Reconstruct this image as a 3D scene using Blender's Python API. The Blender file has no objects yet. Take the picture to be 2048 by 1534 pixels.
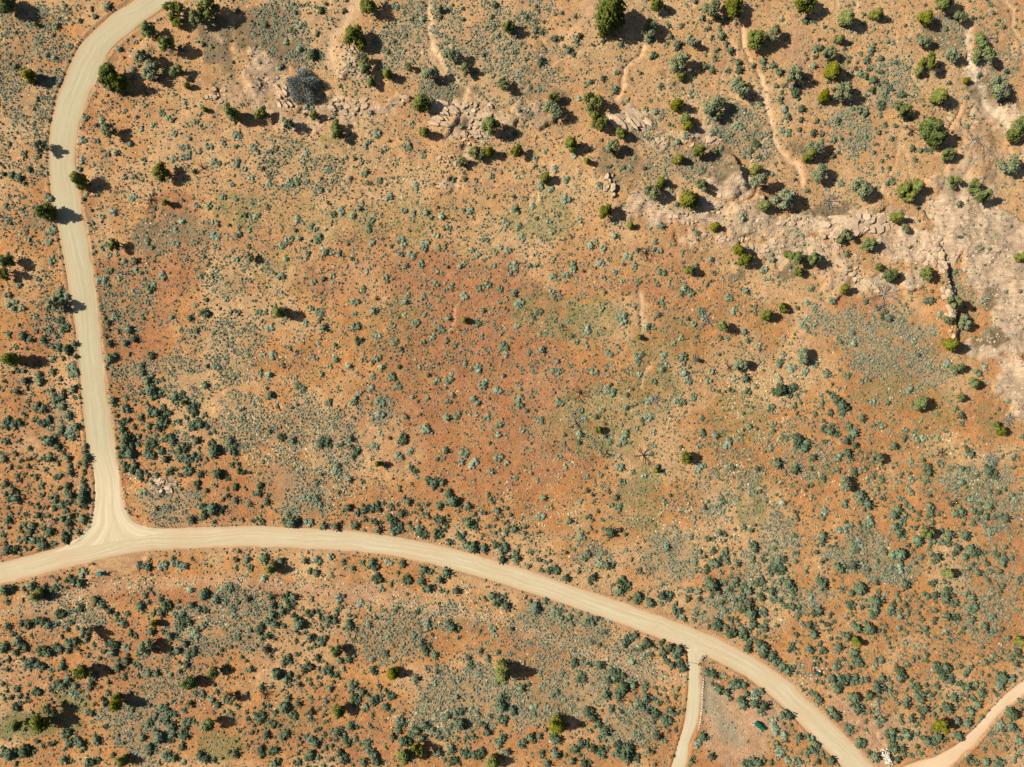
import bpy, math, random
import numpy as np
random.seed(7)
rng = np.random.default_rng(11)
scene = bpy.context.scene

# ------------------------------------------------------------------ camera, sky, sun, exposure
CAM_H = 136.53
cam_data = bpy.data.cameras.new('camera')
cam_data.lens = 24.0
cam_data.sensor_width = 36.0
cam_data.clip_end = 6000.0
cam = bpy.data.objects.new('camera', cam_data)
cam.location = (0, 0, CAM_H)
scene.collection.objects.link(cam)
scene.camera = cam

SUN_EL, SUN_DOWN = math.radians(38.5), math.radians(9)
world = bpy.data.worlds.new('World')
scene.world = world
world.use_nodes = True
wn = world.node_tree
sky = wn.nodes.new('ShaderNodeTexSky')
sky.sky_type = 'NISHITA'
sky.sun_disc = False
sky.sun_elevation = SUN_EL
sky.sun_rotation = -(math.pi / 2 - SUN_DOWN)
bg = wn.nodes.get('Background') or wn.nodes.new('ShaderNodeBackground')
bg.inputs['Strength'].default_value = 0.05
wn.links.new(sky.outputs[0], bg.inputs['Color'])
outw = wn.nodes.get('World Output') or wn.nodes.new('ShaderNodeOutputWorld')
wn.links.new(bg.outputs[0], outw.inputs['Surface'])

from mathutils import Vector, Matrix
sd = bpy.data.lights.new('sun', 'SUN')
sd.energy = 5.0
sd.angle = math.radians(0.5)
sd.color = (1.0, 0.945, 0.84)
sun = bpy.data.objects.new('sun', sd)
sdir = Vector((math.cos(SUN_EL) * math.cos(SUN_DOWN), -math.cos(SUN_EL) * math.sin(SUN_DOWN), -math.sin(SUN_EL)))
sun.rotation_euler = sdir.to_track_quat('-Z', 'Y').to_euler()
scene.collection.objects.link(sun)
scene.view_settings.view_transform = 'Standard'
scene.view_settings.look = 'None'
scene.view_settings.exposure = 0.90
scene.view_settings.gamma = 1.0
scene.view_settings.use_curve_mapping = False
scene.cycles.max_bounces = 4
scene.cycles.diffuse_bounces = 1

# ------------------------------------------------------------------ survey sheet -> metres (10 units = 1 m, sheet centre = origin)
def WX(px): return (np.asarray(px, float) - 1024.0) / 10.0
def WY(py): return (767.0 - np.asarray(py, float)) / 10.0
def pts(s):
    a = np.array([[float(v) for v in q.split(',')] for q in s.split()])
    a[:, 0], a[:, 1] = WX(a[:, 0]), WY(a[:, 1])
    return a

# ------------------------------------------------------------------ noise
_tab = {}
def vnoise(x, y, scale, seed):
    if seed not in _tab:
        _tab[seed] = np.random.default_rng(seed).random((256, 256))
    T = _tab[seed]
    u, v = np.asarray(x) / scale + 1000.3, np.asarray(y) / scale + 1000.7
    iu, iv = np.floor(u).astype(int), np.floor(v).astype(int)
    fu, fv = u - iu, v - iv
    fu, fv = fu * fu * (3 - 2 * fu), fv * fv * (3 - 2 * fv)
    a, b = T[iu & 255, iv & 255], T[(iu + 1) & 255, iv & 255]
    c, d = T[iu & 255, (iv + 1) & 255], T[(iu + 1) & 255, (iv + 1) & 255]
    return (a * (1 - fu) + b * fu) * (1 - fv) + (c * (1 - fu) + d * fu) * fv
def fbm(x, y, scale, seed, octv=4):
    s, amp, tot = 0, 1.0, 0
    for k in range(octv):
        s = s + amp * vnoise(x, y, scale / 2 ** k, seed + 17 * k)
        tot += amp
        amp *= 0.55
    return s / tot
def sstep(a, b, x):
    t = np.clip((np.asarray(x) - a) / (b - a), 0, 1)
    return t * t * (3 - 2 * t)
def polydist(x, y, P, extra=None):
    """distance to a polyline, signed side (+ left of travel), run parameter 0..1, interpolated extra value"""
    best = np.full(np.shape(x), 1e9)
    side = np.zeros(np.shape(x)); run = np.zeros(np.shape(x)); ex = np.zeros(np.shape(x))
    seg = np.hypot(*(P[1:] - P[:-1]).T)
    cum = np.concatenate([[0], np.cumsum(seg)])
    for i in range(len(P) - 1):
        ax, ay = P[i]; dx, dy = P[i + 1] - P[i]
        t = np.clip(((x - ax) * dx + (y - ay) * dy) / (dx * dx + dy * dy), 0, 1)
        qx, qy = x - ax - t * dx, y - ay - t * dy
        d = np.hypot(qx, qy)
        m = d < best
        best = np.where(m, d, best)
        side = np.where(m, np.sign(dx * (y - ay) - dy * (x - ax)), side)
        run = np.where(m, (cum[i] + t * seg[i]) / cum[-1], run)
        if extra is not None:
            ex = np.where(m, extra[i] * (1 - t) + extra[i + 1] * t, ex)
    return best, side, run, ex

# ------------------------------------------------------------------ the roads, as left/right edges
def smooth(P, n):
    """Catmull-Rom resample of a polyline"""
    Q = np.vstack([2 * P[0] - P[1], P, 2 * P[-1] - P[-2]])
    out = []
    for i in range(1, len(Q) - 2):
        p0, p1, p2, p3 = Q[i - 1:i + 3]
        for k in range(n):
            t = k / n
            out.append(0.5 * (2 * p1 + (p2 - p0) * t + (2 * p0 - 5 * p1 + 4 * p2 - p3) * t * t + (3 * p1 - p0 - 3 * p2 + p3) * t ** 3))
    out.append(Q[-2])
    return np.array(out)
mc = [(-400, 1240, 23), (-200, 1195, 23), (-100, 1170, 23), (0, 1146, 22), (100, 1122, 23), (200, 1097, 23), (300, 1080, 23), (400, 1075.5, 22), (512, 1073, 22), (600, 1076, 22), (712, 1083, 21),
      (812, 1097, 21), (912, 1120, 22), (1024, 1153, 22), (1124, 1186, 21), (1224, 1220, 22), (1324, 1256, 23), (1424, 1295, 23), (1500, 1334, 23), (1561, 1379, 24), (1611, 1426, 25),
      (1661, 1476, 26), (1711, 1528, 26), (1800, 1622, 26), (1950, 1780, 26)]
mc = np.array([(WX(a), WY(b), c / 10) for a, b, c in mc])
mcs = smooth(mc, 8)
def edges_from_centre(c):
    t = np.gradient(c[:, :2], axis=0); t /= np.hypot(*t.T)[:, None]
    nrm = np.stack([-t[:, 1], t[:, 0]], 1)
    return c[:, :2] + nrm * c[:, 2:3], c[:, :2] - nrm * c[:, 2:3]
main_L, main_R = edges_from_centre(mcs)
side_L = smooth(pts("380,-110 320,-40 269,0 225,28 175,73 150,105 125,160 110,200 100,250 96,300 100,384 115,459 127,521 137,584 148,646 155,709 160,768 166,830 173,888 185,930 189,993 184,1030 172,1056 140,1085 100,1106"), 8)
side_R = smooth(pts("450,-70 385,-20 335,12 275,55 232,90 210,122 188,175 172,208 160,250 153,300 159,384 174,459 184,521 193,584 200,646 207,709 213,768 222,830 230,888 236,930 245,993 256,1030 276,1048 315,1056 370,1058"), 8)
trk_L = smooth(pts("1362,1278 1373,1300 1376,1337 1374,1387 1369,1437 1356,1487 1341,1534 1315,1600 1290,1680"), 8)
trk_R = smooth(pts("1430,1312 1403,1316 1400,1340 1403,1387 1399,1437 1383,1481 1371,1534 1345,1605 1320,1690"), 8)
snd_L = smooth(pts("2200,1240 2120,1300 2048,1358 2011,1387 1986,1412 1961,1442 1936,1467 1906,1492 1873,1510 1836,1520 1800,1535 1765,1570"), 8)
snd_R = smooth(pts("2230,1275 2140,1335 2060,1384 2023,1407 1998,1432 1973,1460 1948,1490 1923,1515 1898,1536 1870,1556 1840,1590 1800,1640"), 8)
def cw(L, R):
    return (L + R) / 2, np.hypot(*(L - R).T) / 2
ROADS = []
for nm, L, R in (('main', main_L, main_R), ('side', side_L, side_R), ('track', trk_L, trk_R), ('sand', snd_L, snd_R)):
    c, w = cw(L, R)
    if nm == 'side':   # the bell mouth: keep the middle line clear of the flare
        w = np.minimum(w, 6.5)
    ROADS.append((nm, c, w))
def road_sdf(x, y, k=None):
    """distance outside the nearest road edge (negative on the road)"""
    out = np.full(np.shape(x), 1e9)
    for i, (nm, c, w) in enumerate(ROADS):
        if k is not None and i not in k: continue
        st = 2 if np.size(x) > 5000 else 1
        d, s, r, e = polydist(x, y, c[::st], w[::st])
        out = np.minimum(out, d - e)
    return out
def inpoly(x, y, poly):
    r = np.zeros(np.shape(x), bool)
    n = len(poly)
    for i in range(n):
        x1, y1 = poly[i]; x2, y2 = poly[(i + 1) % n]
        if y1 == y2: continue
        r ^= ((y1 > y) != (y2 > y)) & (x < (x2 - x1) * (y - y1) / (y2 - y1) + x1)
    return r

# ------------------------------------------------------------------ relief
def L_(s): return pts(s)
WASHES = [  # line, width, depth, colour strength, tone 0 sand / 1 pale rock
    (L_("716,-10 702,22 684,50 662,72 660,112 664,135"), 0.95, 0.14, 0.9, 0),
    (L_("853,-10 858,38 860,88 875,120 900,152 925,168 934,175 928,190 924,206"), 0.35, 0.16, 0.9, 0),
    (L_("862,92 866,112 885,142"), 0.9, 0.10, 0.8, 0),
    (L_("860,98 840,101 824,112"), 0.2, 0.16, 0.6, 0),
    (L_("1286,92 1281,112 1262,124 1249,134 1244,170 1236,184 1229,198"), 0.35, 0.28, 0.7, 0),
    (L_("1995,-5 2010,5 2028,20 2026,50 2040,75 2050,100"), 0.32, 0.12, 0.8, 0),
    (L_("1934,55 1936,95 1943,140 1958,172 1973,202 2011,240 2050,262"), 0.7, 0.22, 0.8, 1),
    (L_("1484,36 1487,70 1491,104 1507,130 1521,152"), 0.28, 0.25, 0.7, 0),
    (L_("1520,160 1536,225 1551,295 1575,318 1593,330 1601,345 1603,366"), 0.45, 0.2, 0.8, 0),
    (L_("1282,584 1279,621 1284,660"), 0.4, 0.12, 0.7, 0),
    (L_("1298,728 1288,748 1281,775"), 0.25, 0.12, 0.7, 0),
    (L_("912,610 909,640 900,665"), 0.2, 0.14, 0.6, 0),
    (L_("312,376 317,409 307,446"), 0.22, 0.25, 0.3, 0),
    (L_("1866,226 1888,232 1915,250"), 0.2, 0.3, 0.3, 0),
    (L_("1919,215 1908,245 1895,262"), 0.22, 0.3, 0.4, 0),
    (L_("1774,66 1790,75 1820,70"), 0.22, 0.1, 0.6, 0),
    (L_("1100,330 1095,360"), 0.3, 0.1, 0.5, 0),
    (L_("700,330 690,350 682,368"), 0.25, 0.1, 0.5, 0),
    (L_("935,178 955,195 985,218 990,240"), 0.25, 0.15, 0.6, 0),
    (L_("1035,195 1060,165 1120,118 1165,100 1220,86"), 0.15, 0.07, 0.5, 0),
    (L_("1140,60 1152,48 1172,30"), 0.3, 0.1, 0.4, 0),
    (L_("415,58 430,70 445,82"), 0.35, 0.1, 0.6, 0),
    (L_("1650,1378 1700,1420 1745,1465 1790,1512"), 0.25, 0.10, 0.3, 0),
    (L_("1640,1330 1668,1352 1735,1440 1770,1495"), 0.15, 0.10, 0.2, 0),
    (L_("1413,1384 1440,1404 1460,1418"), 0.2, 0.12, 0.3, 0),
]
LEDGES = [  # crest line (travel so that the HIGH side is on the left), drop, length of the backslope, lip
    (L_("1887,472 1881,486 1884,505 1889,530 1886,552 1891,575 1897,602 1904,626 1903,650 1908,672 1912,700")[::-1], 1.9, 7.0),
    (L_("1448,309 1462,313 1470,326 1474,345 1484,362 1496,380")[::-1], 1.5, 9.0),
    (L_("1221,345 1219,358 1226,372 1230,395")[::-1], 0.7, 3.0),
    (L_("875,196 905,212 915,235 900,262 886,285")[::-1], 0.8, 5.0),
    (L_("560,175 575,195 582,210 590,222")[::-1], 0.5, 3.0),
    (L_("424,168 432,190 430,205")[::-1], 0.5, 3.0),
    (L_("1245,235 1270,255 1290,270")[::-1], 0.5, 3.0),
    (L_("640,235 665,244 700,238")[::-1], 0.35, 2.5),
    (L_("1640,480 1665,500 1695,530")[::-1], 0.4, 2.5),
    (L_("1908,230 1935,262 1965,300")[::-1], 0.4, 3.0),
]
def drains(x, y):
    wx, wy = x + (fbm(x, y, 3, 151, 3) - .5) * 2.5, y + (fbm(x, y, 3, 152, 3) - .5) * 2.5
    a = np.exp(-((fbm(wx * 1.5, wy * .8, 17, 153, 2) - .5) / .006) ** 2)
    b = np.exp(-((fbm(wx * 1.3, wy * .8, 9, 157, 2) - .47) / .008) ** 2) * .6
    return np.maximum(a, b) * sstep(5, 40, y) * sstep(.38, .55, fbm(x, y, 11, 159, 2))
_LD = []
for P, d, b in LEDGES:
    _LD.append((smooth(P, 4), d, b))
_ledge_low = True
def hfun(x, y):
    x = np.asarray(x, float); y = np.asarray(y, float)
    h = (fbm(x, y, 38, 3, 3) - 0.5) * 1.6 + (fbm(x, y, 7, 9, 3) - 0.5) * 0.34
    rough = (fbm(x, y, 1.6, 21, 2) - 0.5)
    s = road_sdf(x, y)
    far = sstep(0.0, 4.5, s)
    for P, d, b in _LD:
        m = (x > P[:, 0].min() - b * 3) & (x < P[:, 0].max() + b * 3) & (y > P[:, 1].min() - b * 3) & (y < P[:, 1].max() + b * 3)
        if not m.any(): continue
        xs, ys = x[m], y[m]
        wob = (fbm(xs, ys, 2.2, 33, 3) - 0.5) * 0.9
        dist, side, run, _ = polydist(xs, ys, P)
        sg = dist * side + wob * np.exp(-dist)
        taper = np.clip(np.sin(np.pi * np.clip(run, 0, 1)), 0, 1) ** 0.5
        near = np.exp(-np.maximum(sg, 0) / b)
        up = sstep(-0.15, 0.15, sg)
        add = np.zeros(np.shape(h)) if False else d * taper * near * up
        h[m] = h[m] + add
    for P, w, d, c, tone in WASHES:
        m = (x > P[:, 0].min() - 3) & (x < P[:, 0].max() + 3) & (y > P[:, 1].min() - 3) & (y < P[:, 1].max() + 3)
        if not m.any(): continue
        xs, ys = x[m], y[m]
        wx, wy = xs + (fbm(xs, ys, 2, 41, 2) - .5) * 1.2, ys + (fbm(xs, ys, 2, 42, 2) - .5) * 1.2
        dist, side, run, _ = polydist(wx, wy, P)
        h[m] = h[m] - 1.5 * d * np.exp(-(dist / (w * 1.2)) ** 2)
    h = h - .22 * drains(x, y)
    # striped sandstone back of the curved ledge, slickrock swells
    P = _LD[1][0]
    m = (x > 35) & (x < 50) & (y > 32) & (y < 48)
    if m.any():
        dist, side, run, _ = polydist(x[m], y[m], P)
        h[m] += np.where(side > 0, 0.10 * np.sin(run * 62 + 2.0 * vnoise(x[m], y[m], 2, 55) + dist * 0.9) * np.exp(-dist / 5) * sstep(0.1, 0.6, dist), 0)
    rock = layer(x, y, 'P')
    h = h + rock * ((fbm(x + y * .6, y, 4.5, 71, 2) - .5) * 0.5)
    q = (fbm(x * 1.2 + y * .5, y * 1.1 - x * .3, 9, 73, 4)) * 13
    fr = q - np.floor(q)
    h = h + sstep(.15, .6, rock) * .24 * (np.floor(q) + sstep(.0, .3, fr) - 6.5 + .15 * (1 - fr))
    h = h * far + rough * 0.30 * (0.5 + 0.1 * rock) * sstep(0.0, 1.0, s)
    # graded shoulder: small windrow beside the road, the bed a hand lower
    berm = 0.20 * np.exp(-((s - 0.3) / 0.28) ** 2) * (0.5 + fbm(x, y, 5, 77, 2))
    lim = sstep(120, 100, np.abs(x)) * sstep(95, 80, np.abs(y))
    return h + (berm - 0.10 * sstep(0.3, -0.4, s)) * lim

def washmask(x, y):
    out = drains(x, y)
    for P, w, d, c, tone in WASHES:
        m = (x > P[:, 0].min() - 3) & (x < P[:, 0].max() + 3) & (y > P[:, 1].min() - 3) & (y < P[:, 1].max() + 3)
        if not m.any(): continue
        xs, ys = x[m], y[m]
        wx, wy = xs + (fbm(xs, ys, 2, 41, 2) - .5) * 1.2, ys + (fbm(xs, ys, 2, 42, 2) - .5) * 1.2
        out[m] = np.maximum(out[m], np.exp(-(polydist(wx, wy, P)[0] / (w * 1.5)) ** 2))
    return out
# ------------------------------------------------------------------ what covers the ground: patches (x, y, rx, ry, amount 0..9)
PATCH = {
'T': "1780,690,100,70,9 1700,650,55,38,8 1840,720,50,55,8 1640,640,40,30,6 620,900,110,100,5 600,1000,60,50,8 760,820,25,28,9 60,120,90,80,5 60,180,60,70,5 330,1000,60,40,6 480,840,60,60,6 370,885,30,22,8 850,60,60,80,6 800,90,50,60,6 920,150,70,80,4 1000,80,60,60,5 1060,150,70,50,4 570,60,60,60,7 600,120,40,30,5 1040,30,60,40,5 1700,265,45,50,7 1790,160,50,50,5 1470,250,60,40,6 1510,290,45,35,6 930,1395,90,65,9 880,1430,60,40,8 850,1235,100,30,6 780,1270,80,50,6 1120,1250,110,50,7 1050,1400,90,50,8 1150,1380,70,40,8 1270,1450,60,40,8 1130,1300,120,40,5 1250,1330,80,40,6 1720,1110,60,40,9 1780,1145,60,28,8 1600,1190,60,28,7 1340,1110,60,50,8 1440,1210,45,28,9 1180,1110,50,30,6 1560,1090,50,60,5 1940,970,60,40,6 2000,1000,60,80,5 260,1440,80,60,7 290,1480,60,50,7 430,1250,90,60,7 480,1230,70,60,7 330,1350,80,50,4 100,1220,60,50,5 190,1235,30,20,8 350,760,100,50,4 450,700,90,70,5 250,600,70,70,3 450,540,90,50,3 60,300,60,60,3 120,830,26,45,7 110,620,40,60,4 280,740,50,26,5 1980,480,40,50,5 1900,590,20,50,6 1950,560,22,45,6 1975,590,18,22,8 1985,660,22,22,6 2010,650,18,12,6 1960,1200,80,80,3 1620,480,70,40,3 1300,260,60,40,4 1330,340,60,50,3 560,300,60,40,4 620,350,80,40,3 1400,340,60,40,3 1270,400,40,40,3 1000,240,70,60,3 700,140,40,40,3 1500,1150,60,50,4 1450,970,70,70,4 1600,900,60,60,3 1490,1440,90,60,2 1660,1350,60,30,3 90,30,70,30,4 60,440,70,50,3 1930,60,50,40,3 2000,130,40,40,3",
'S': "600,850,80,90,8 560,800,60,60,8 520,730,50,50,6 700,970,60,40,6 740,985,40,30,6 430,830,40,40,4 520,870,50,70,6 840,1430,60,30,9 820,1180,120,18,7 600,1163,90,14,8 900,1205,100,35,6 110,1212,100,28,6 230,1170,60,20,5 1500,870,60,60,6 1470,930,45,45,7 1545,760,40,40,6 1560,640,30,28,7 1060,1030,60,60,5 1120,1000,50,40,5 1350,1040,60,40,5 1640,1360,40,36,6 1690,1410,50,45,4 800,340,50,30,7 1950,960,40,28,6 1700,950,60,40,3 250,975,25,50,5 270,1010,40,18,4 760,1010,40,30,5 1500,800,40,50,4 950,1210,80,30,5 450,1165,90,14,5 400,1240,60,40,3 620,700,60,50,3 1130,900,70,50,2 1440,1090,50,40,4 800,1060,60,30,3 120,1270,50,30,3 1870,880,50,40,2 1560,850,40,40,4 290,470,60,60,2",
'M': "200,240,50,40,8 300,190,60,50,8 330,240,50,40,6 195,310,28,50,8 880,430,60,40,7 640,510,30,18,8 120,530,38,70,8 100,200,60,50,5 850,700,100,80,3 420,330,100,50,4 620,620,60,60,4 1690,170,80,80,5 1800,80,70,60,5 1820,240,60,60,4 950,1090,60,30,4 1300,1050,60,60,3 560,690,60,60,5 480,300,80,30,5 1900,350,80,50,3 1150,170,80,60,4 1350,170,60,50,4 300,1120,60,20,4 60,650,50,50,5 1460,700,80,60,3 760,600,60,40,3 1450,560,60,50,4 1750,850,60,60,3 220,1300,60,60,3",
'V': "1080,430,80,50,6 700,450,90,40,5 820,440,60,40,5 480,420,50,40,6 790,650,60,60,5 1150,640,100,45,7 1200,840,110,70,6 1290,780,80,60,6 1280,1000,60,80,6 1500,1010,40,50,6 1330,680,80,50,5 1060,610,50,40,6 1480,850,70,70,5 60,1445,100,32,9 140,1395,30,28,8 450,1490,60,30,7 1820,790,110,35,5 1870,850,60,40,4 570,1440,50,30,5 1630,960,20,28,6 620,300,60,30,4 660,290,40,16,6 600,430,70,50,4 1860,920,60,40,4 1990,860,50,50,4 980,470,80,60,3 830,740,60,40,3 1530,650,50,50,2 1940,1000,50,40,4 560,540,60,50,4 480,560,50,30,4 230,600,50,30,4",
'K': "60,30,80,28,5 440,90,32,50,7 520,60,60,50,6 570,110,45,35,5 850,112,18,10,8 885,190,42,28,8 940,178,18,16,7 1480,250,60,50,4 1400,330,70,45,5 1240,335,60,35,5 1600,298,28,22,6 1655,420,38,18,7 1695,408,20,14,5 1900,70,50,50,5 1965,180,30,22,6 300,480,60,45,6 380,470,70,40,5 1080,200,60,40,4 1580,545,28,14,7 1465,540,16,12,6 60,500,60,40,2 1530,260,30,20,4 1350,160,60,30,3 450,170,30,40,4 90,450,60,30,4 240,120,60,14,4 2000,200,40,22,5 1970,820,60,50,2 1985,670,35,26,6 1975,590,20,26,7 1100,120,60,40,3 200,320,40,30,3 1030,740,80,40,2",
'P': "1925,425,75,65,9 1990,510,75,85,9 2030,610,50,100,9 2005,690,70,36,9 2035,780,40,60,9 1950,470,60,60,8 1990,250,60,60,5 1960,330,60,70,5 1850,500,60,42,9 1790,500,50,36,6 1830,562,36,18,7 1700,450,120,24,9 1600,450,60,28,8 1500,440,60,36,8 1455,370,52,40,9 1400,430,60,24,8 1290,400,58,30,8 1330,435,48,18,8 1560,500,70,22,7 1650,510,56,28,6 1740,562,46,15,7 1950,130,20,40,8 1975,200,36,28,7 2000,222,56,16,7 1930,300,56,40,4 1395,280,46,13,7 1320,280,36,12,6 525,150,45,45,7 470,175,46,34,5 540,205,50,24,6 680,220,60,30,6 695,130,26,28,5 770,212,60,16,6 960,245,52,36,7 935,310,36,20,6 1050,222,56,16,6 890,365,32,12,7 1252,250,48,26,6 300,100,50,12,5 430,192,28,14,6 1900,360,56,18,6 335,970,20,16,7 1680,560,50,30,5 900,250,30,30,6 1890,470,30,40,8 600,240,60,14,5 1420,475,70,16,5 1640,180,30,30,0 1860,400,40,30,6",
'R': "950,650,200,140,8 850,560,100,55,8 1030,770,150,90,7 250,620,110,120,6 60,770,60,120,4 850,790,150,60,7 700,540,100,60,5 330,540,100,55,6 450,1000,80,80,4 200,1180,150,34,7 450,1190,200,26,8 700,1180,100,18,8 300,1350,160,120,5 600,1250,200,80,4 1710,1440,60,50,6 1300,585,50,22,7 350,420,60,40,7 950,900,200,100,5 1150,520,100,60,2 700,1450,200,80,4 1060,900,150,80,6 180,250,26,50,6 240,200,60,20,5 300,20,60,40,3 110,320,40,60,3 1300,1230,60,30,4 80,1350,80,150,4 60,950,100,200,3 1740,610,60,24,6 1640,1350,50,30,6 170,1060,60,16,6 700,860,150,50,4",
'F': "1500,1430,90,55,9 1480,1460,60,60,9 1440,1420,34,50,9 1470,1500,60,34,7 1685,1410,30,30,6 1735,1460,30,34,8 1775,1505,30,24,8 720,1180,130,12,5 1190,25,34,60,6 1270,40,36,26,7 860,1340,40,30,2 1240,690,60,30,2 150,925,8,60,5 155,1000,6,40,5 1640,200,60,26,5 1585,85,40,30,5 610,980,60,26,3 1590,130,40,30,5",
'D': "60,900,110,190,6 100,1060,80,60,7 300,850,80,90,4 420,920,90,60,4 90,1330,110,80,6 250,1380,140,120,4 600,1330,130,130,5 620,1480,140,60,6 950,1070,170,60,5 850,1030,100,50,4 1500,1150,120,100,6 1820,1250,260,190,9 1950,1060,130,100,5 1620,1230,150,90,9 1820,1450,160,60,6 1300,1400,120,90,5 1600,1450,80,80,5 1950,1480,100,60,7 1760,1000,200,120,4 1560,900,100,100,3 1200,1220,60,40,4 1130,70,100,60,2 1700,180,120,100,2 820,1480,160,50,4 480,1380,90,100,4 1520,1260,60,40,6 1440,1240,40,30,5 1340,1500,60,30,4",
'G': "700,400,400,160,4 900,600,420,200,4 1200,700,300,220,5 1500,880,200,160,5 1700,980,160,120,4 300,500,140,200,4 450,350,200,80,4 150,180,140,100,3 60,600,80,120,4 1450,230,120,100,3 1050,200,160,120,2 1800,900,140,120,4 1400,640,120,140,4 2000,1000,60,140,4 1800,250,160,160,1 1320,960,160,100,4 600,40,80,50,4 500,650,150,100,4 1900,780,80,50,3",
}
def _pl(s):
    a = np.array([[float(v) for v in q.split(',')] for q in s.split()])
    a[:, 0], a[:, 1] = WX(a[:, 0]), WY(a[:, 1]); a[:, 2:4] /= 10; a[:, 4] /= 9
    return a
STRIP = pts("-60,1250 0,1232 75,1212 150,1196 200,1172 275,1165 400,1160 511,1165 612,1177 712,1184 787,1203 862,1216 962,1231 1024,1246 1100,1275 1174,1305 1224,1322 1299,1345 1369,1357")
def strip(x, y):
    d = polydist(x, y, STRIP)[0] + (fbm(x, y, 3, 141, 3) - .5) * 1.6
    return sstep(1.9, .5, d)
PL = {k: _pl(v) for k, v in PATCH.items()}
def layer(x, y, k, rag=0.55):
    x = np.asarray(x, float); y = np.asarray(y, float)
    wx = x + (fbm(x, y, 5, 101, 3) - .5) * 5.5
    wy = y + (fbm(x, y, 5, 102, 3) - .5) * 5.5
    wx = wx + (fbm(x, y, 1.4, 103, 2) - .5) * 2.2
    wy = wy + (fbm(x, y, 1.4, 104, 2) - .5) * 2.2
    out = np.zeros(np.shape(x))
    for cx, cy, rx, ry, a in PL[k]:
        d2 = ((wx - cx) / rx) ** 2 + ((wy - cy) / ry) ** 2
        out = np.maximum(out, a * sstep(1.45, 0.55, d2))
    return out
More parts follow.
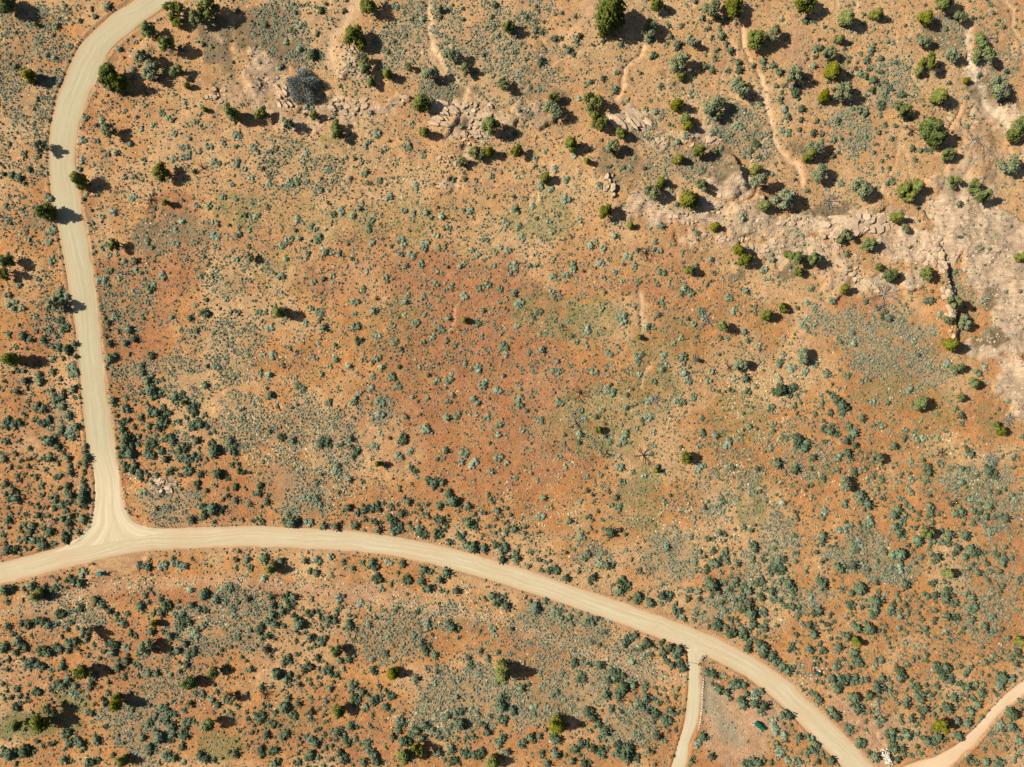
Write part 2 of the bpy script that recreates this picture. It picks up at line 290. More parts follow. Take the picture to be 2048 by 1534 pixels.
# Plants surveyed tile by tile: position in the tile (quarter pixels of the survey sheet) and radius (decimetres).
# tile key = column,row of a 512 x 384 sheet; rows of the last line start at 1150
DARK = {
(0,0):"120 525 7;130 250 9;290 785 9;750 130 10;860 50 10;730 70 9;640 160 9;450 210 9;180 1220 9;190 1245 8;220 1350 10;90 1400 8;150 1420 9;340 1340 9;340 1400 9;60 1150 8;300 1250 8;20 1330 8;300 130 6;470 150 7;1920 250 6;1845 320 6",
(1,0):"1910 35 8;1890 130 9;1935 290 9;1910 215 9;700 80 8;305 95 8;345 35 7;455 440 11;1660 60 7;1245 150 8;165 1180 8;15 1210 8;1665 1380 7;1670 1425 6;2030 340 8;70 200 8;520 80 8;490 265 9;120 1285 8;115 1210 8;1760 575 9",
(2,0):"50 150 7;110 130 8;185 170 8;100 205 7;190 240 8;235 250 7;180 290 8;340 310 8;400 300 9;520 330 9;540 285 7;270 385 7;120 470 8;225 485 10;455 400 8;490 430 7;415 365 7;25 410 9;1130 440 11;730 320 8;650 355 7;870 355 7;1330 355 9;1320 390 7;1100 320 9;1260 200 8;1360 195 9;1520 140 7;1580 170 8;1660 135 9;1800 185 7;1660 220 9;1600 300 9;1680 290 9;1720 345 8;1640 400 10;1750 400 9;1620 460 10;1810 500 8;1540 530 9;1600 560 8;1470 600 8;1820 560 9;1730 560 8;1920 815 8;1990 830 8;1870 870 7;1190 690 9;730 625 7;840 580 8;1950 1150 12;1930 1210 9;1980 1255 8;25 1060 10;2010 490 8;2020 540 8;1930 520 7;780 1330 9;800 1390 8;285 70 7;210 80 7;340 110 7;85 100 7;1270 290 7",
(3,0):"40 520 8;95 580 9;65 685 9;140 680 8;215 690 11;225 735 11;110 730 8;245 780 8;105 795 10;270 870 8;155 930 9;265 955 7;395 970 9;460 980 7;565 965 11;360 1060 8;435 1075 8;250 1030 9;530 1130 10;575 1215 7;520 1245 7;305 165 8;370 170 8;455 205 7;455 310 7;620 380 7;670 340 7;380 390 8;425 380 7;300 425 7;385 450 8;490 650 8;320 470 7;705 545 8;740 590 8;780 605 8;815 550 9;680 600 7;790 475 9;745 425 7;835 430 8;830 390 8;905 465 7;660 455 7;845 640 9;880 670 9;930 655 9;985 700 10;835 715 8;945 730 7;905 575 9;930 575 7;795 760 8;945 775 9;905 840 11;905 910 9;735 885 8;780 900 8;940 990 9;1020 1005 8;890 1060 6;1000 1105 9;1075 755 8;1130 755 4;1270 1195 9;1220 1195 9;1310 1205 7;1160 1185 7;870 1150 8;850 1210 8;960 1245 6;980 1340 8;920 1335 5;1100 1110 5;1145 1075 7;1700 595 8;1780 30 9;1650 140 8;1710 135 8;1830 190 6;1890 210 5;1840 255 5;650 1270 5;680 1245 4",
(0,1):"1640 970 12;1515 1010 7;1570 1110 7;1450 1095 6;940 1110 9;1030 1100 10;850 1100 9;830 1010 9;860 1045 8;840 1150 8;870 1210 8;1000 1210 8;1075 1175 8;910 1310 10;880 1330 10;1030 1300 8;1210 1310 12;65 1140 10;180 1150 10;190 1175 8;240 1180 8;120 1240 9;290 1110 8;400 1100 10;520 1090 12;490 1020 11;450 1150 9;340 1180 10;370 1220 9;470 1240 11;540 1260 11;410 1240 9;420 1350 9;500 1330 8;600 1310 9;590 1170 9;590 1215 7;420 1440 8;140 1440 7;470 1500 9;310 1460 8;200 1510 9;320 1510 10;30 1510 8;1140 1450 8;1130 1390 8;1180 1510 10;1250 1510 9;1300 1500 8;1600 670 9;1690 665 8;1660 575 9;1950 180 10;1230 550 6;1080 550 8",
(1,1):"820 1190 11;320 1270 6;510 1020 9;540 1080 10",
(2,1):"1870 1490 10;1670 1165 8;20 30 8;480 1295 3",
(3,1):"880 930 10;910 920 9;940 960 9;920 1000 8;970 1010 8;795 880 9;1270 870 7;1310 865 9;1195 115 8;1535 95 7;1545 355 7;635 495 8;395 1050 6;1780 455 4;1910 800 4;1255 760 4;560 1170 5;1210 1305 5",
(0,2):"1000 110 10;1070 130 9;900 130 9;910 160 9;1000 190 12;1030 215 9;1000 290 12;960 310 10;975 360 9;930 260 8;1210 50 12;1180 30 10;1230 90 12;1280 60 10;1130 70 9;1290 90 9;1450 80 12;1480 110 10;1400 100 10;1530 190 12;1550 230 12;1580 170 9;1410 160 9;1380 130 8;1300 190 11;1210 220 12;1250 230 10;1290 270 12;1340 240 12;1310 310 11;1260 345 10;1290 350 10;1120 270 11;1190 330 8;1060 345 10;1180 165 8;1190 385 7;1240 420 9;1170 430 7;1350 430 11;1380 460 9;1560 320 13;1520 330 9;1600 320 9;1660 350 10;1480 270 9;1630 250 9;1010 430 12;1060 440 11;1100 415 10;990 500 13;1040 520 12;960 560 11;1010 570 12;1050 560 11;1100 480 10;970 630 10;1000 670 11;1060 690 11;1110 725 11;1200 480 13;1190 560 12;1220 580 11;1150 570 9;1290 540 12;1270 510 9;1080 650 8;1320 600 9;1380 545 7;1470 520 13;1500 490 10;1440 540 10;1430 600 10;1480 600 12;1530 590 13;1580 600 10;1510 700 11;1430 730 9;1350 700 11;1240 740 10;1180 730 9;1210 790 8;1210 640 9;1690 470 11;1720 530 13;1740 560 10;1700 570 9;1840 460 10;1860 530 12;1880 490 8;1570 450 8;1590 515 7;1650 600 8;1850 650 9;1920 700 12;1910 640 9;1990 710 9;1750 720 11;1720 710 9;1820 760 8;1600 720 8;1570 810 11;1720 815 8;1820 890 9;1880 830 11;1960 840 8;1880 930 8;1810 840 7;2030 880 10;1580 925 7;1620 990 11;1700 1000 12;1770 1000 12;1780 930 8;1630 1050 9;1530 1080 10;1600 1080 8;1700 1100 8;1860 1085 8;1990 960 7;1350 980 8;1440 835 8;1940 200 9;1640 10 9;2020 1090 8;1940 1090 8;450 110 13;500 100 10;430 90 9;500 180 9;590 110 10;590 40 10;550 250 9;610 340 10;490 380 13;520 420 10;460 500 9;500 550 9;300 170 11;290 190 10;340 200 10;220 140 9;90 60 10;130 60 9;210 30 9;390 290 12;330 310 11;280 290 10;180 240 9;140 300 11;50 300 12;40 350 11;110 330 9;400 460 11;340 440 10;60 460 11;20 450 9;150 450 9;230 600 11;160 610 8;350 600 10;400 600 9;540 590 9;550 650 10;560 710 9;460 640 9;470 740 10;440 750 9;120 740 10;80 660 10;360 680 9;30 600 9;40 800 9;100 850 10;130 920 11;30 880 9;150 770 9;330 810 10;310 830 9;540 820 12;560 890 10;540 950 11;510 880 9;470 830 9;300 980 11;230 960 9;420 1000 10;520 1010 10;490 960 8;440 940 7;200 1040 9;300 1050 7;330 890 9;80 1030 8;60 1090 9;260 1130 9;190 1130 9;160 1140 8;240 1180 9;160 1180 8;340 1160 10;400 1180 11;370 1200 10;540 1110 10;560 1060 8;550 1170 11;520 1230 13;420 1280 11;320 1270 12;350 1290 10;270 1250 9;210 1240 9;190 1310 9;240 1320 9;100 1330 12;60 1330 11;40 1280 9;20 1210 9;20 1360 8;440 1090 8;500 1080 8;670 500 9;670 550 10;670 600 10;680 640 9;670 710 10;690 590 9;660 780 11;680 830 12;660 870 11;670 920 12;650 970 11;670 990 10;665 1080 10;660 1110 9;620 1190 7;1120 1460 12;1190 1410 8;1180 1470 10;1230 1470 6;1380 1390 9;1880 1415 10;1880 1475 9;890 1470 7",
(1,2):"110 85 10;170 180 7;290 185 7;200 430 12;230 420 9;290 455 9;520 440 11;550 470 12;590 490 10;680 485 11;510 480 9;750 440 9;770 500 9;800 540 12;780 580 10;1180 440 12;1150 470 10;780 270 9;660 860 9;490 790 9;520 720 7;30 820 13;20 870 9;80 945 8;90 900 7;850 780 8;1250 690 11;1280 700 8;1240 670 9;1380 770 12;1430 790 11;1490 790 9;1420 830 9;1360 760 8;1540 870 10;1550 910 12;1580 940 12;1520 950 9;1630 970 10;1860 890 9;1890 940 11;1700 980 8;1935 1020 8;1200 920 10;1220 940 9;1370 960 9;1300 970 6;960 980 12;910 1000 12;980 1010 10;870 1000 10;810 1030 10;740 990 9;700 1010 7;1080 990 11;1020 950 8;1200 1030 10;1160 1040 10;1250 1030 8;1080 1080 13;1100 1110 13;1140 1130 13;1120 1170 12;1160 1160 11;1080 1150 9;1220 1120 9;1240 1150 10;1310 1160 12;1330 1200 12;1290 1190 10;1370 1220 9;1380 1060 11;1350 1040 9;1440 1080 9;1480 1090 10;1520 1130 9;1460 1150 9;1500 1170 9;1440 1210 12;1480 1210 9;1550 1265 11;1640 1210 12;1650 1250 10;1610 1200 8;1690 1290 9;1740 1310 12;1820 1310 10;1830 1340 9;1730 1130 12;1760 1150 10;1700 1110 10;1660 1090 8;1750 1050 10;1770 1080 8;1470 970 9;1990 1110 10;2020 1140 9;2000 1190 9;1930 1290 12;1980 1320 12;1850 1140 8;1910 1140 6;980 1165 9;940 1090 10;870 1080 9;960 1110 7;1000 1110 7;800 1130 9;770 1150 9;680 1110 7;640 1140 10;540 1140 9;300 1110 13;250 1100 11;330 1090 10;220 1100 10;260 1040 9;50 1105 10;20 1090 9;1970 1410 9;950 1470 12;900 1470 9;700 1435 10;780 1475 10;850 1435 9;1170 1440 9;930 1420 9;390 1415 8;60 1400 11;200 1420 9;420 1500 11;480 1510 9;1340 1490 10;1520 1510 11;1390 1510 9",
(2,2):"1880 50 11;1900 80 8;1660 60 7;600 1065 11;640 1085 9;460 1095 8;720 1090 7;730 1160 9;790 1190 11;685 1020 5;650 950 7;110 1140 9;20 1160 9;150 1350 9;30 1350 11;40 1390 9;210 1410 10;265 1430 8;310 1420 7;130 1455 10;40 1430 8;230 1490 9;290 1490 8;345 1490 12;710 1470 9;760 1450 9;810 1460 10;960 1410 7;1025 1500 11;1550 990 9;1565 1245 11;1500 1340 9;1610 1340 7;1470 1430 9;1940 1290 12;1950 1320 9;1700 1370 13;1720 1400 11;1660 1400 10;1630 1440 10;1600 1430 9;1560 1490 12;1680 1510 9;1800 1440 8;1740 1430 7;1920 1390 10;1940 1420 9;2010 1410 10;1700 1210 9;1660 1190 7;2020 1370 9;910 1200 8;770 1250 5;1210 700 9;630 1150 8;1900 340 9",
(3,2):"100 50 12;50 60 11;150 60 12;190 40 12;220 20 10;180 100 10;240 90 7;490 70 10;520 85 8;550 130 10;590 170 11;610 190 12;600 230 11;640 190 9;215 180 10;385 245 9;510 235 10;450 300 10;440 350 10;460 380 10;500 380 9;550 390 10;520 330 8;560 410 9;650 330 10;660 360 9;690 390 10;640 430 10;630 460 8;680 430 9;700 490 8;150 435 9;120 430 8;230 430 10;250 450 11;240 490 11;290 510 9;315 470 9;300 520 8;455 465 9;80 640 11;70 600 9;365 590 8;220 690 10;220 650 9;665 570 10;640 550 9;680 600 9;780 670 8;690 700 13;740 540 7;760 275 8;1010 495 9;560 690 11;1280 660 12;1260 700 10;1290 710 9;1270 780 10;1300 690 9;740 890 11;760 930 12;800 960 11;725 880 9;1065 920 9;1110 960 10;1140 990 9;1040 1000 10;1010 1050 10;1040 1050 9;1300 1000 12;1320 1040 11;1290 1060 9;1215 1040 9;1060 1100 11;1100 1120 10;1040 1140 9;1010 1140 8;1070 1200 12;1090 1230 10;1050 1190 9;1200 1250 11;1230 1270 11;1210 1290 9;1130 1300 9;1060 1360 12;1090 1370 9;1300 1300 10;1430 1270 12;1400 1180 10;1450 1200 11;1480 1210 10;1390 1270 10;1580 1210 11;1600 1250 9;1540 1000 11;1550 1030 10;1500 1040 9;1510 940 9;1770 985 9;1700 1030 10;1750 1060 8;1650 1020 7;1700 960 9;1585 1080 7;1500 1350 11;1520 1320 9;1360 1390 10;1310 1370 9;1230 1400 9;1240 1370 8;1330 1420 9;1580 1390 8;1620 1320 11;1640 1350 10;1690 1340 7;1820 1350 10;1840 1380 11;1900 1400 12;1950 1390 9;1880 1430 9;1770 1440 8;1300 890 9;1435 915 7;1415 1075 6;1610 530 11;1630 560 9;1590 510 8;1570 680 9;1610 690 8;1680 730 8;1770 690 10;1800 720 12;1820 750 10;1760 660 8;1585 275 7;1550 250 9;1510 200 9;1560 320 9;1970 670 9;1910 1075 9;215 1215 9;440 1210 10;430 1260 9;560 1460 9;680 1450 10;500 1300 9;220 1355 10;120 1400 12;90 1420 11;80 1470 12;100 1500 12;50 1480 10;30 1450 9;10 1480 9;590 1490 8;310 1500 9;1000 1370 9;1650 1440 9;1870 1510 10;1790 1500 9;1680 1510 8;1610 1490 9",
(0,3):"450 40 9;540 40 12;590 50 11;640 70 11;50 120 12;90 110 9;30 150 9;250 85 10;180 110 9;210 140 8;430 110 12;400 130 10;350 100 8;530 100 7;175 205 7;50 210 6;470 90 10;390 150 8;370 160 9;760 200 9;800 230 11;820 250 9;640 260 12;600 290 10;550 300 8;480 310 12;450 340 10;340 370 12;280 380 11;230 390 10;300 350 9;570 380 10;610 430 9;540 440 9;450 390 10;380 400 9;170 390 8;70 430 10;100 470 10;50 410 8;870 290 8;930 320 9;940 360 10;1000 410 9;980 390 9;1040 470 10;1080 490 9;1010 310 8;1020 320 9;1120 250 11;1160 160 10;1190 115 8;1220 150 8;1280 170 9;1290 200 10;1340 240 12;1320 260 10;1280 280 10;1290 310 9;1220 310 9;1420 270 9;1400 320 9;1440 340 12;1470 380 12;1430 400 10;1490 350 9;1510 370 9;1440 440 9;1460 310 7;1210 460 9;1300 460 8;1360 490 9;1410 490 8;1630 155 12;1720 190 10;1740 210 9;1800 210 9;1900 220 8;1980 195 8;1630 280 10;1660 290 7;1590 275 8;1530 240 8;1480 550 9;1530 620 13;1500 670 9;1420 610 9;1360 620 8;600 530 11;560 550 10;530 530 8;620 600 10;540 610 7;460 580 12;480 600 9;670 540 8;490 500 8;700 650 9;740 560 9;900 620 10;820 620 10;840 560 10;900 550 9;880 530 9;930 560 8;170 560 13;200 590 12;140 530 10;30 570 11;20 600 9;340 610 13;390 630 10;300 590 9;120 620 8;60 680 9;220 710 13;250 740 11;190 740 10;320 730 12;300 710 9;500 700 9;480 750 10;490 730 8;400 770 7;180 680 10;850 750 9;890 780 8;940 690 10;1010 690 10;940 740 10;990 800 10;990 840 8;1110 740 10;1070 720 9;1100 810 8;1190 790 8;1250 790 8;1360 800 8;1440 770 9;1490 720 8;1440 710 9;460 870 12;500 880 9;430 890 9;400 920 9;430 950 8;540 840 9;600 890 8;290 940 12;390 830 8;80 990 10;30 1000 7;120 1050 12;160 1030 8;750 810 10;720 870 9;710 920 10;700 980 9;860 950 10;830 1020 13;880 1070 8;690 1100 10;730 1110 8;1210 1160 12;1180 1190 9;1140 1210 7;1240 1250 10;1280 1300 12;1290 1330 9;1140 1300 9;1360 1330 10;1380 1280 10;1350 1100 14;1390 1120 11;1310 1060 12;1290 1080 9;1380 1210 11;1340 1180 12;1470 1090 9;1520 1030 9;1490 1180 12;1550 1180 9;1480 1220 8;1450 1280 12;1480 1290 9;840 1220 11;770 1310 9;780 1340 9;530 1270 12;560 1340 12;600 1320 11;640 1350 11;650 1420 8;680 1390 9;280 1340 10;340 1370 9;400 1360 11;430 1340 8;200 1410 13;130 1420 12;80 1440 12;160 1440 11;260 1410 10;30 1440 12;20 1400 10;510 1480 10;560 1500 9;780 1480 9;700 1510 12;740 1500 8;120 1520 9;1200 1380 10;1190 1440 10;1330 1460 12;1350 1430 10;1390 1470 9;1450 1380 12;1600 1440 10;1640 1470 10;1700 1480 11;1740 1040 8;1560 950 9;1620 960 10;2000 760 8;1880 1430 10;1470 1510 9;1270 1510 8;1890 1050 10;1840 1110 10;1980 1150 9;2010 1270 9;2030 1120 8",
(1,3):"980 30 13;940 20 9;1080 70 9;1210 40 12;1190 50 9;1320 50 10;1470 40 9;1380 110 10;1340 120 9;1420 100 8;1600 130 9;1480 130 8;1530 140 7;1830 190 9;1920 220 12;1980 180 11;2000 250 11;1890 170 9;1940 160 9;110 180 8;160 165 7;230 170 12;240 200 8;300 180 9;130 240 9;130 320 10;290 240 11;260 250 8;210 290 10;300 320 11;320 360 9;350 395 12;430 310 12;500 290 9;510 340 10;530 360 8;580 360 10;630 370 9;650 280 10;640 320 9;680 260 8;740 330 9;740 380 8;750 410 10;790 440 10;700 430 8;120 380 12;150 390 9;90 370 7;220 410 6;30 430 12;20 460 9;50 500 10;90 490 8;80 600 9;150 600 8;85 560 6;330 465 10;390 460 8;430 500 10;320 535 9;370 560 8;420 590 9;470 570 10;530 530 13;560 510 10;500 520 8;330 640 9;240 680 13;270 700 9;490 660 7;1120 280 11;1290 295 10;1270 490 9;1350 590 12;1380 560 9;1320 545 9;1360 630 9;1430 645 9;1620 500 8;1570 420 10;1540 390 9;1600 450 9;1630 430 8;1790 455 8;1100 570 7;1040 630 10;1690 670 11;1710 710 9;1720 740 9;1280 830 8;1270 860 7;1450 775 9;930 760 9;960 790 8;420 740 12;380 760 9;450 730 8;560 760 12;590 750 10;610 800 12;640 790 8;500 750 8;740 675 9;700 750 9;670 690 8;170 790 12;190 810 9;260 820 12;240 840 9;340 820 9;420 840 10;270 890 10;340 880 7;440 880 8;520 880 7;120 900 9;40 900 8;200 930 7;590 910 8;770 880 13;790 910 10;750 940 9;850 940 9;790 1000 13;830 1000 10;760 980 9;990 900 11;1040 930 10;1080 980 12;1060 940 9;1000 980 10;950 1010 12;930 1000 9;900 960 8;880 1060 9;860 1080 8;1060 1080 11;1040 1060 9;1090 1090 8;930 1130 8;910 1215 8;1160 1180 13;1140 1200 11;1170 1120 9;1190 1200 9;1380 1220 12;1350 1200 10;1420 1240 10;1260 1260 13;1290 1250 10;1230 1270 10;1350 1290 9;1330 1310 8;1140 1250 8;1100 1290 9;1170 1330 11;1210 1330 12;1090 1300 8;1640 1190 13;1670 1200 11;1590 1180 11;1560 1210 9;1630 1100 12;1650 1080 11;1530 1130 8;1780 1110 8;1880 1130 10;1820 1210 12;1850 1260 10;1600 1310 8;1740 1300 10;1680 1310 9;1540 1270 7;1980 1150 13;1960 1180 11;1990 1190 10;1970 1050 12;1940 1030 10;1960 980 10;2010 1000 8;1960 1320 13;1930 1330 10;1980 1290 10;1950 1370 9;2010 1420 8;1690 1440 12;1750 1440 12;1800 1430 12;1720 1440 11;1650 1420 9;1560 1400 12;1540 1430 9;1460 1420 10;1440 1440 9;1580 1490 12;1620 1510 10;1510 1490 8;1040 1390 7;930 1430 13;950 1470 12;970 1500 10;860 1500 10;890 1350 12;900 1370 9;800 1320 10;720 1330 13;700 1300 11;740 1370 9;640 1320 9;640 1260 10;600 1270 8;550 1280 9;500 1240 8;760 1190 9;750 1220 9;680 1230 8;230 1060 12;210 1040 10;330 1030 9;300 1100 11;320 1140 11;280 1140 9;30 1130 13;30 1160 10;60 1050 10;100 1050 8;130 1190 12;110 1180 9;210 1290 12;240 1270 9;80 1280 10;450 1330 12;480 1350 10;400 1300 9;440 1160 10;440 1100 9;550 1180 9;540 1130 8;130 1410 12;120 1440 10;160 1400 8;190 1490 10;150 1510 9;420 1460 12;440 1430 9;500 1460 10;340 1500 10;300 1510 8;560 1390 10;600 1380 9;670 1420 9;710 1460 12;690 1480 10;600 1480 9;40 1390 8;40 1440 12;1410 480 8;1980 860 9;1940 870 8;440 990 8;255 990 8",
(2,3):"110 180 9;140 210 8;190 270 12;480 390 10;420 290 9;270 210 8;360 230 9;630 360 13;680 350 9;600 370 9;740 460 10;540 320 9;430 30 9;620 60 9;650 20 9;870 50 13;920 70 12;890 110 12;860 130 10;840 160 9;930 110 9;1010 190 12;1000 160 9;1110 230 12;1090 200 10;1130 240 9;1200 235 8;940 190 9;1250 175 12;1200 170 10;1280 160 10;1205 80 7;1410 190 8;1310 240 8;1340 290 7;1300 290 7;1600 160 11;1660 140 7;1600 80 13;1620 60 10;1570 30 10;1700 60 11;1740 100 11;1780 70 12;1760 120 10;1850 100 12;1830 190 13;1800 200 11;1860 180 11;1900 130 9;1900 220 11;1840 280 13;1870 300 10;1680 230 10;1710 280 9;1760 360 10;1740 350 9;1920 310 12;1960 280 10;2010 300 12;2000 180 12;1980 60 12;2020 120 10;2020 50 9;1930 70 9;2020 430 12;1990 410 9;1640 400 13;1660 440 11;1700 410 11;1730 440 11;1760 470 12;1850 470 12;1870 510 11;1900 560 12;1890 590 10;1930 510 10;1850 450 9;1980 550 10;2010 580 12;2010 640 9;1930 360 10;1930 400 10;920 520 12;940 490 11;900 540 10;970 510 11;990 480 8;1090 550 11;1070 530 9;990 600 9;1030 580 8;1100 640 9;1140 580 10;1130 640 8;1210 620 10;1220 660 10;1240 700 11;1280 720 9;1320 640 12;1340 600 11;1370 620 11;1290 590 11;1260 580 10;1200 545 9;1350 710 12;1370 750 10;500 700 12;520 690 8;490 730 9;570 680 8;620 720 11;700 720 9;740 730 9;550 790 9;550 830 12;590 850 8;800 780 13;840 790 12;880 810 12;860 840 10;820 830 10;770 850 9;900 830 8;890 900 12;860 920 12;880 950 12;850 970 11;910 880 9;760 920 11;770 980 10;750 960 9;970 890 10;990 950 7;1070 900 10;1070 870 9;1060 940 9;1070 990 11;1180 960 8;1150 905 8;1220 920 8;1150 1010 11;1190 1030 10;1130 1000 8;1030 1050 12;1000 1060 9;1080 1090 8;1110 1070 8;1160 1110 12;1140 1130 9;1240 1160 13;1220 1190 11;1260 1190 9;1200 1140 9;1250 1090 9;1290 1110 10;1320 1110 9;1270 1080 8;1310 980 8;1310 1240 9;1160 1290 10;1190 1300 9;1210 1330 11;620 1090 12;600 1100 9;640 1140 9;660 1150 9;690 1190 8;800 1060 9;800 1090 9;560 1215 9;630 1250 8;740 1250 11;720 1230 8;800 1290 6;700 1300 8;700 1330 6;750 1330 6;70 1350 12;80 1380 9;150 1300 10;220 1290 8;180 1340 9;360 1320 11;320 1300 8;270 1250 8;240 1430 10;240 1460 9;70 910 10;140 880 8;10 1090 14;180 1120 8;525 1000 6;350 1440 11;370 1460 9;340 1390 8;280 1510 9;510 1390 10;490 1400 8;540 1440 9;550 1350 10;600 1370 9;580 1510 10;620 1510 9;480 1490 9;710 1380 11;720 1420 12;740 1450 10;700 1440 9;650 1390 9;770 1390 8;850 1360 13;880 1380 13;930 1390 12;900 1440 13;940 1430 10;990 1450 12;970 1480 10;1010 1480 10;920 1480 10;840 1430 10;950 1340 9;1580 790 12;1560 770 10;1610 800 9;1650 830 8;1600 870 8;1640 890 10;1660 920 10;1720 940 9;1790 880 12;1820 850 10;1760 870 10;1780 900 10;1860 880 8;1750 990 6;1830 1010 10;1850 1040 11;1840 1000 9;1940 1030 10;2010 1050 11;1980 1100 10;2020 1120 9;1880 960 7;1550 1310 10;1530 1290 9;1600 1455 8;1430 1490 9;1450 1470 8;1880 1510 12;1920 1500 12;1970 1510 10;2010 1490 10;1850 1520 9",
(3,3):"20 680 11;60 700 12;100 690 9;120 730 10;180 740 11;160 770 10;210 750 8;240 780 7;40 640 10;410 290 11;380 310 9;510 320 8;320 320 7;250 270 9;160 250 11;120 240 10;200 260 8;60 200 11;30 190 9;90 210 10;200 130 13;190 90 12;170 60 10;60 140 10;30 130 9;100 60 10;120 40 9;440 80 11;470 50 10;420 50 9;400 40 8;740 110 12;750 70 9;670 150 8;870 60 7;890 150 10;1040 150 10;1100 80 11;1100 50 9;1320 70 11;1340 50 10;1260 150 9;1290 180 11;1340 160 9;1440 130 12;1420 190 11;1490 160 10;1480 230 12;1520 210 10;1600 150 10;1640 180 9;1640 270 12;1660 250 9;1820 330 10;1790 350 9;1500 340 12;1530 350 10;1440 330 9;1740 410 9;1640 360 9;1270 440 11;1280 480 9;850 310 12;860 270 10;980 290 12;1070 290 10;1010 230 10;660 240 12;690 250 10;640 230 9;870 210 11;840 200 9;930 190 9;1060 200 9;820 430 12;790 450 10;850 450 9;790 390 9;690 390 11;720 430 10;600 480 10;640 490 9;560 510 9;430 370 8;470 400 10;500 440 9;530 380 8;360 430 10;330 400 9;280 390 9;230 480 9;370 480 10;420 560 10;200 570 11;180 600 10;440 610 12;340 600 12;370 590 9;560 620 8;570 570 9;670 650 10;700 680 13;730 700 12;680 700 9;730 650 10;700 620 9;560 700 9;550 740 12;520 830 9;540 870 9;600 850 13;570 890 12;560 920 10;640 820 9;690 850 12;700 820 9;780 850 12;800 830 9;700 980 12;680 1010 11;670 1050 9;740 1060 12;720 1080 10;780 1110 8;820 960 13;810 990 10;880 920 9;890 980 10;870 880 9;940 910 10;980 920 10;920 830 8;970 830 8;1050 760 12;1080 800 12;1060 830 10;1030 730 9;1080 840 9;1150 850 8;1200 900 12;1190 930 11;1220 970 12;1230 1000 10;1160 890 10;1120 920 7;1120 1000 11;1110 1040 9;1030 950 9;1020 1000 8;1280 940 10;1320 960 10;1370 900 11;1350 880 9;1270 690 11;1360 740 13;1390 780 13;1440 760 12;1420 740 10;1480 810 11;1460 850 9;1400 820 9;1560 890 12;1590 900 10;1530 870 9;1720 920 11;1710 950 10;1740 970 9;1730 880 9;1560 960 9;1600 980 8;1490 980 9;1440 980 8;1640 970 8;1820 940 9;1840 970 8;1880 830 12;1860 880 11;1880 900 9;1900 790 9;1960 830 9;1850 790 8;1600 780 11;1590 800 9;1720 790 8;1640 740 8;1740 700 8;1800 690 11;1820 650 9;1880 620 9;1990 710 8;2010 640 12;1980 590 9;380 960 11;420 1000 9;350 940 8;540 1120 11;560 1150 8;510 1080 8;650 1230 12;660 1260 10;630 1200 9;750 1350 12;770 1370 9;730 1330 9;820 1420 9;860 1460 11;880 1470 9;1000 1330 13;990 1380 11;1020 1400 9;970 1290 10;1000 1260 11;1060 1310 9;950 1260 9;1120 1280 11;1100 1250 9;1080 1390 8;1230 1430 9;1160 1450 10;1100 1450 9;1060 1470 10;1040 1480 8;1200 1280 9;1240 1310 10;1280 1330 9;1340 1330 12;1370 1300 11;1320 1350 10;1440 1320 9;1220 1090 10;1190 1060 9;1260 1080 10;1240 1140 9;1190 1200 10;1150 1150 9;1070 1170 10;1070 1130 9;890 1180 9;920 1160 8;900 1220 8;790 1170 9;1340 1120 8;1350 1150 8;1440 1060 10;1410 1040 9;1460 1090 8;1530 1050 7;1600 1080 11;1630 1100 9;1680 1040 9;1700 1060 9;1650 1000 9;1560 1200 10;1600 1190 10;1640 1170 9;1520 1170 9;1510 1140 8;1530 1290 11;1550 1320 9;1960 1110 13;1990 1130 10;1930 1100 10;1940 1080 9;2030 990 10;2020 1010 8;2030 1080 8;1980 1240 13;1950 1210 9;1790 1270 9;1740 1400 9;1620 1460 10;1650 1490 9;1680 1510 10;1600 1500 9;1750 1500 9;1850 1510 12;1900 1500 10;1980 1490 10;2010 1450 10;50 1010 11;30 1030 9;70 1020 8;150 1120 12;130 1140 10;170 1130 9;300 1230 10;320 1270 12;330 1310 11;360 1330 11;390 1360 9;410 1380 9;300 1290 10;250 1300 8;350 1410 12;320 1430 11;390 1430 10;440 1440 10;470 1480 10;500 1440 9;510 1490 10;550 1500 10;30 1500 10;280 1500 9;400 1500 9",
}
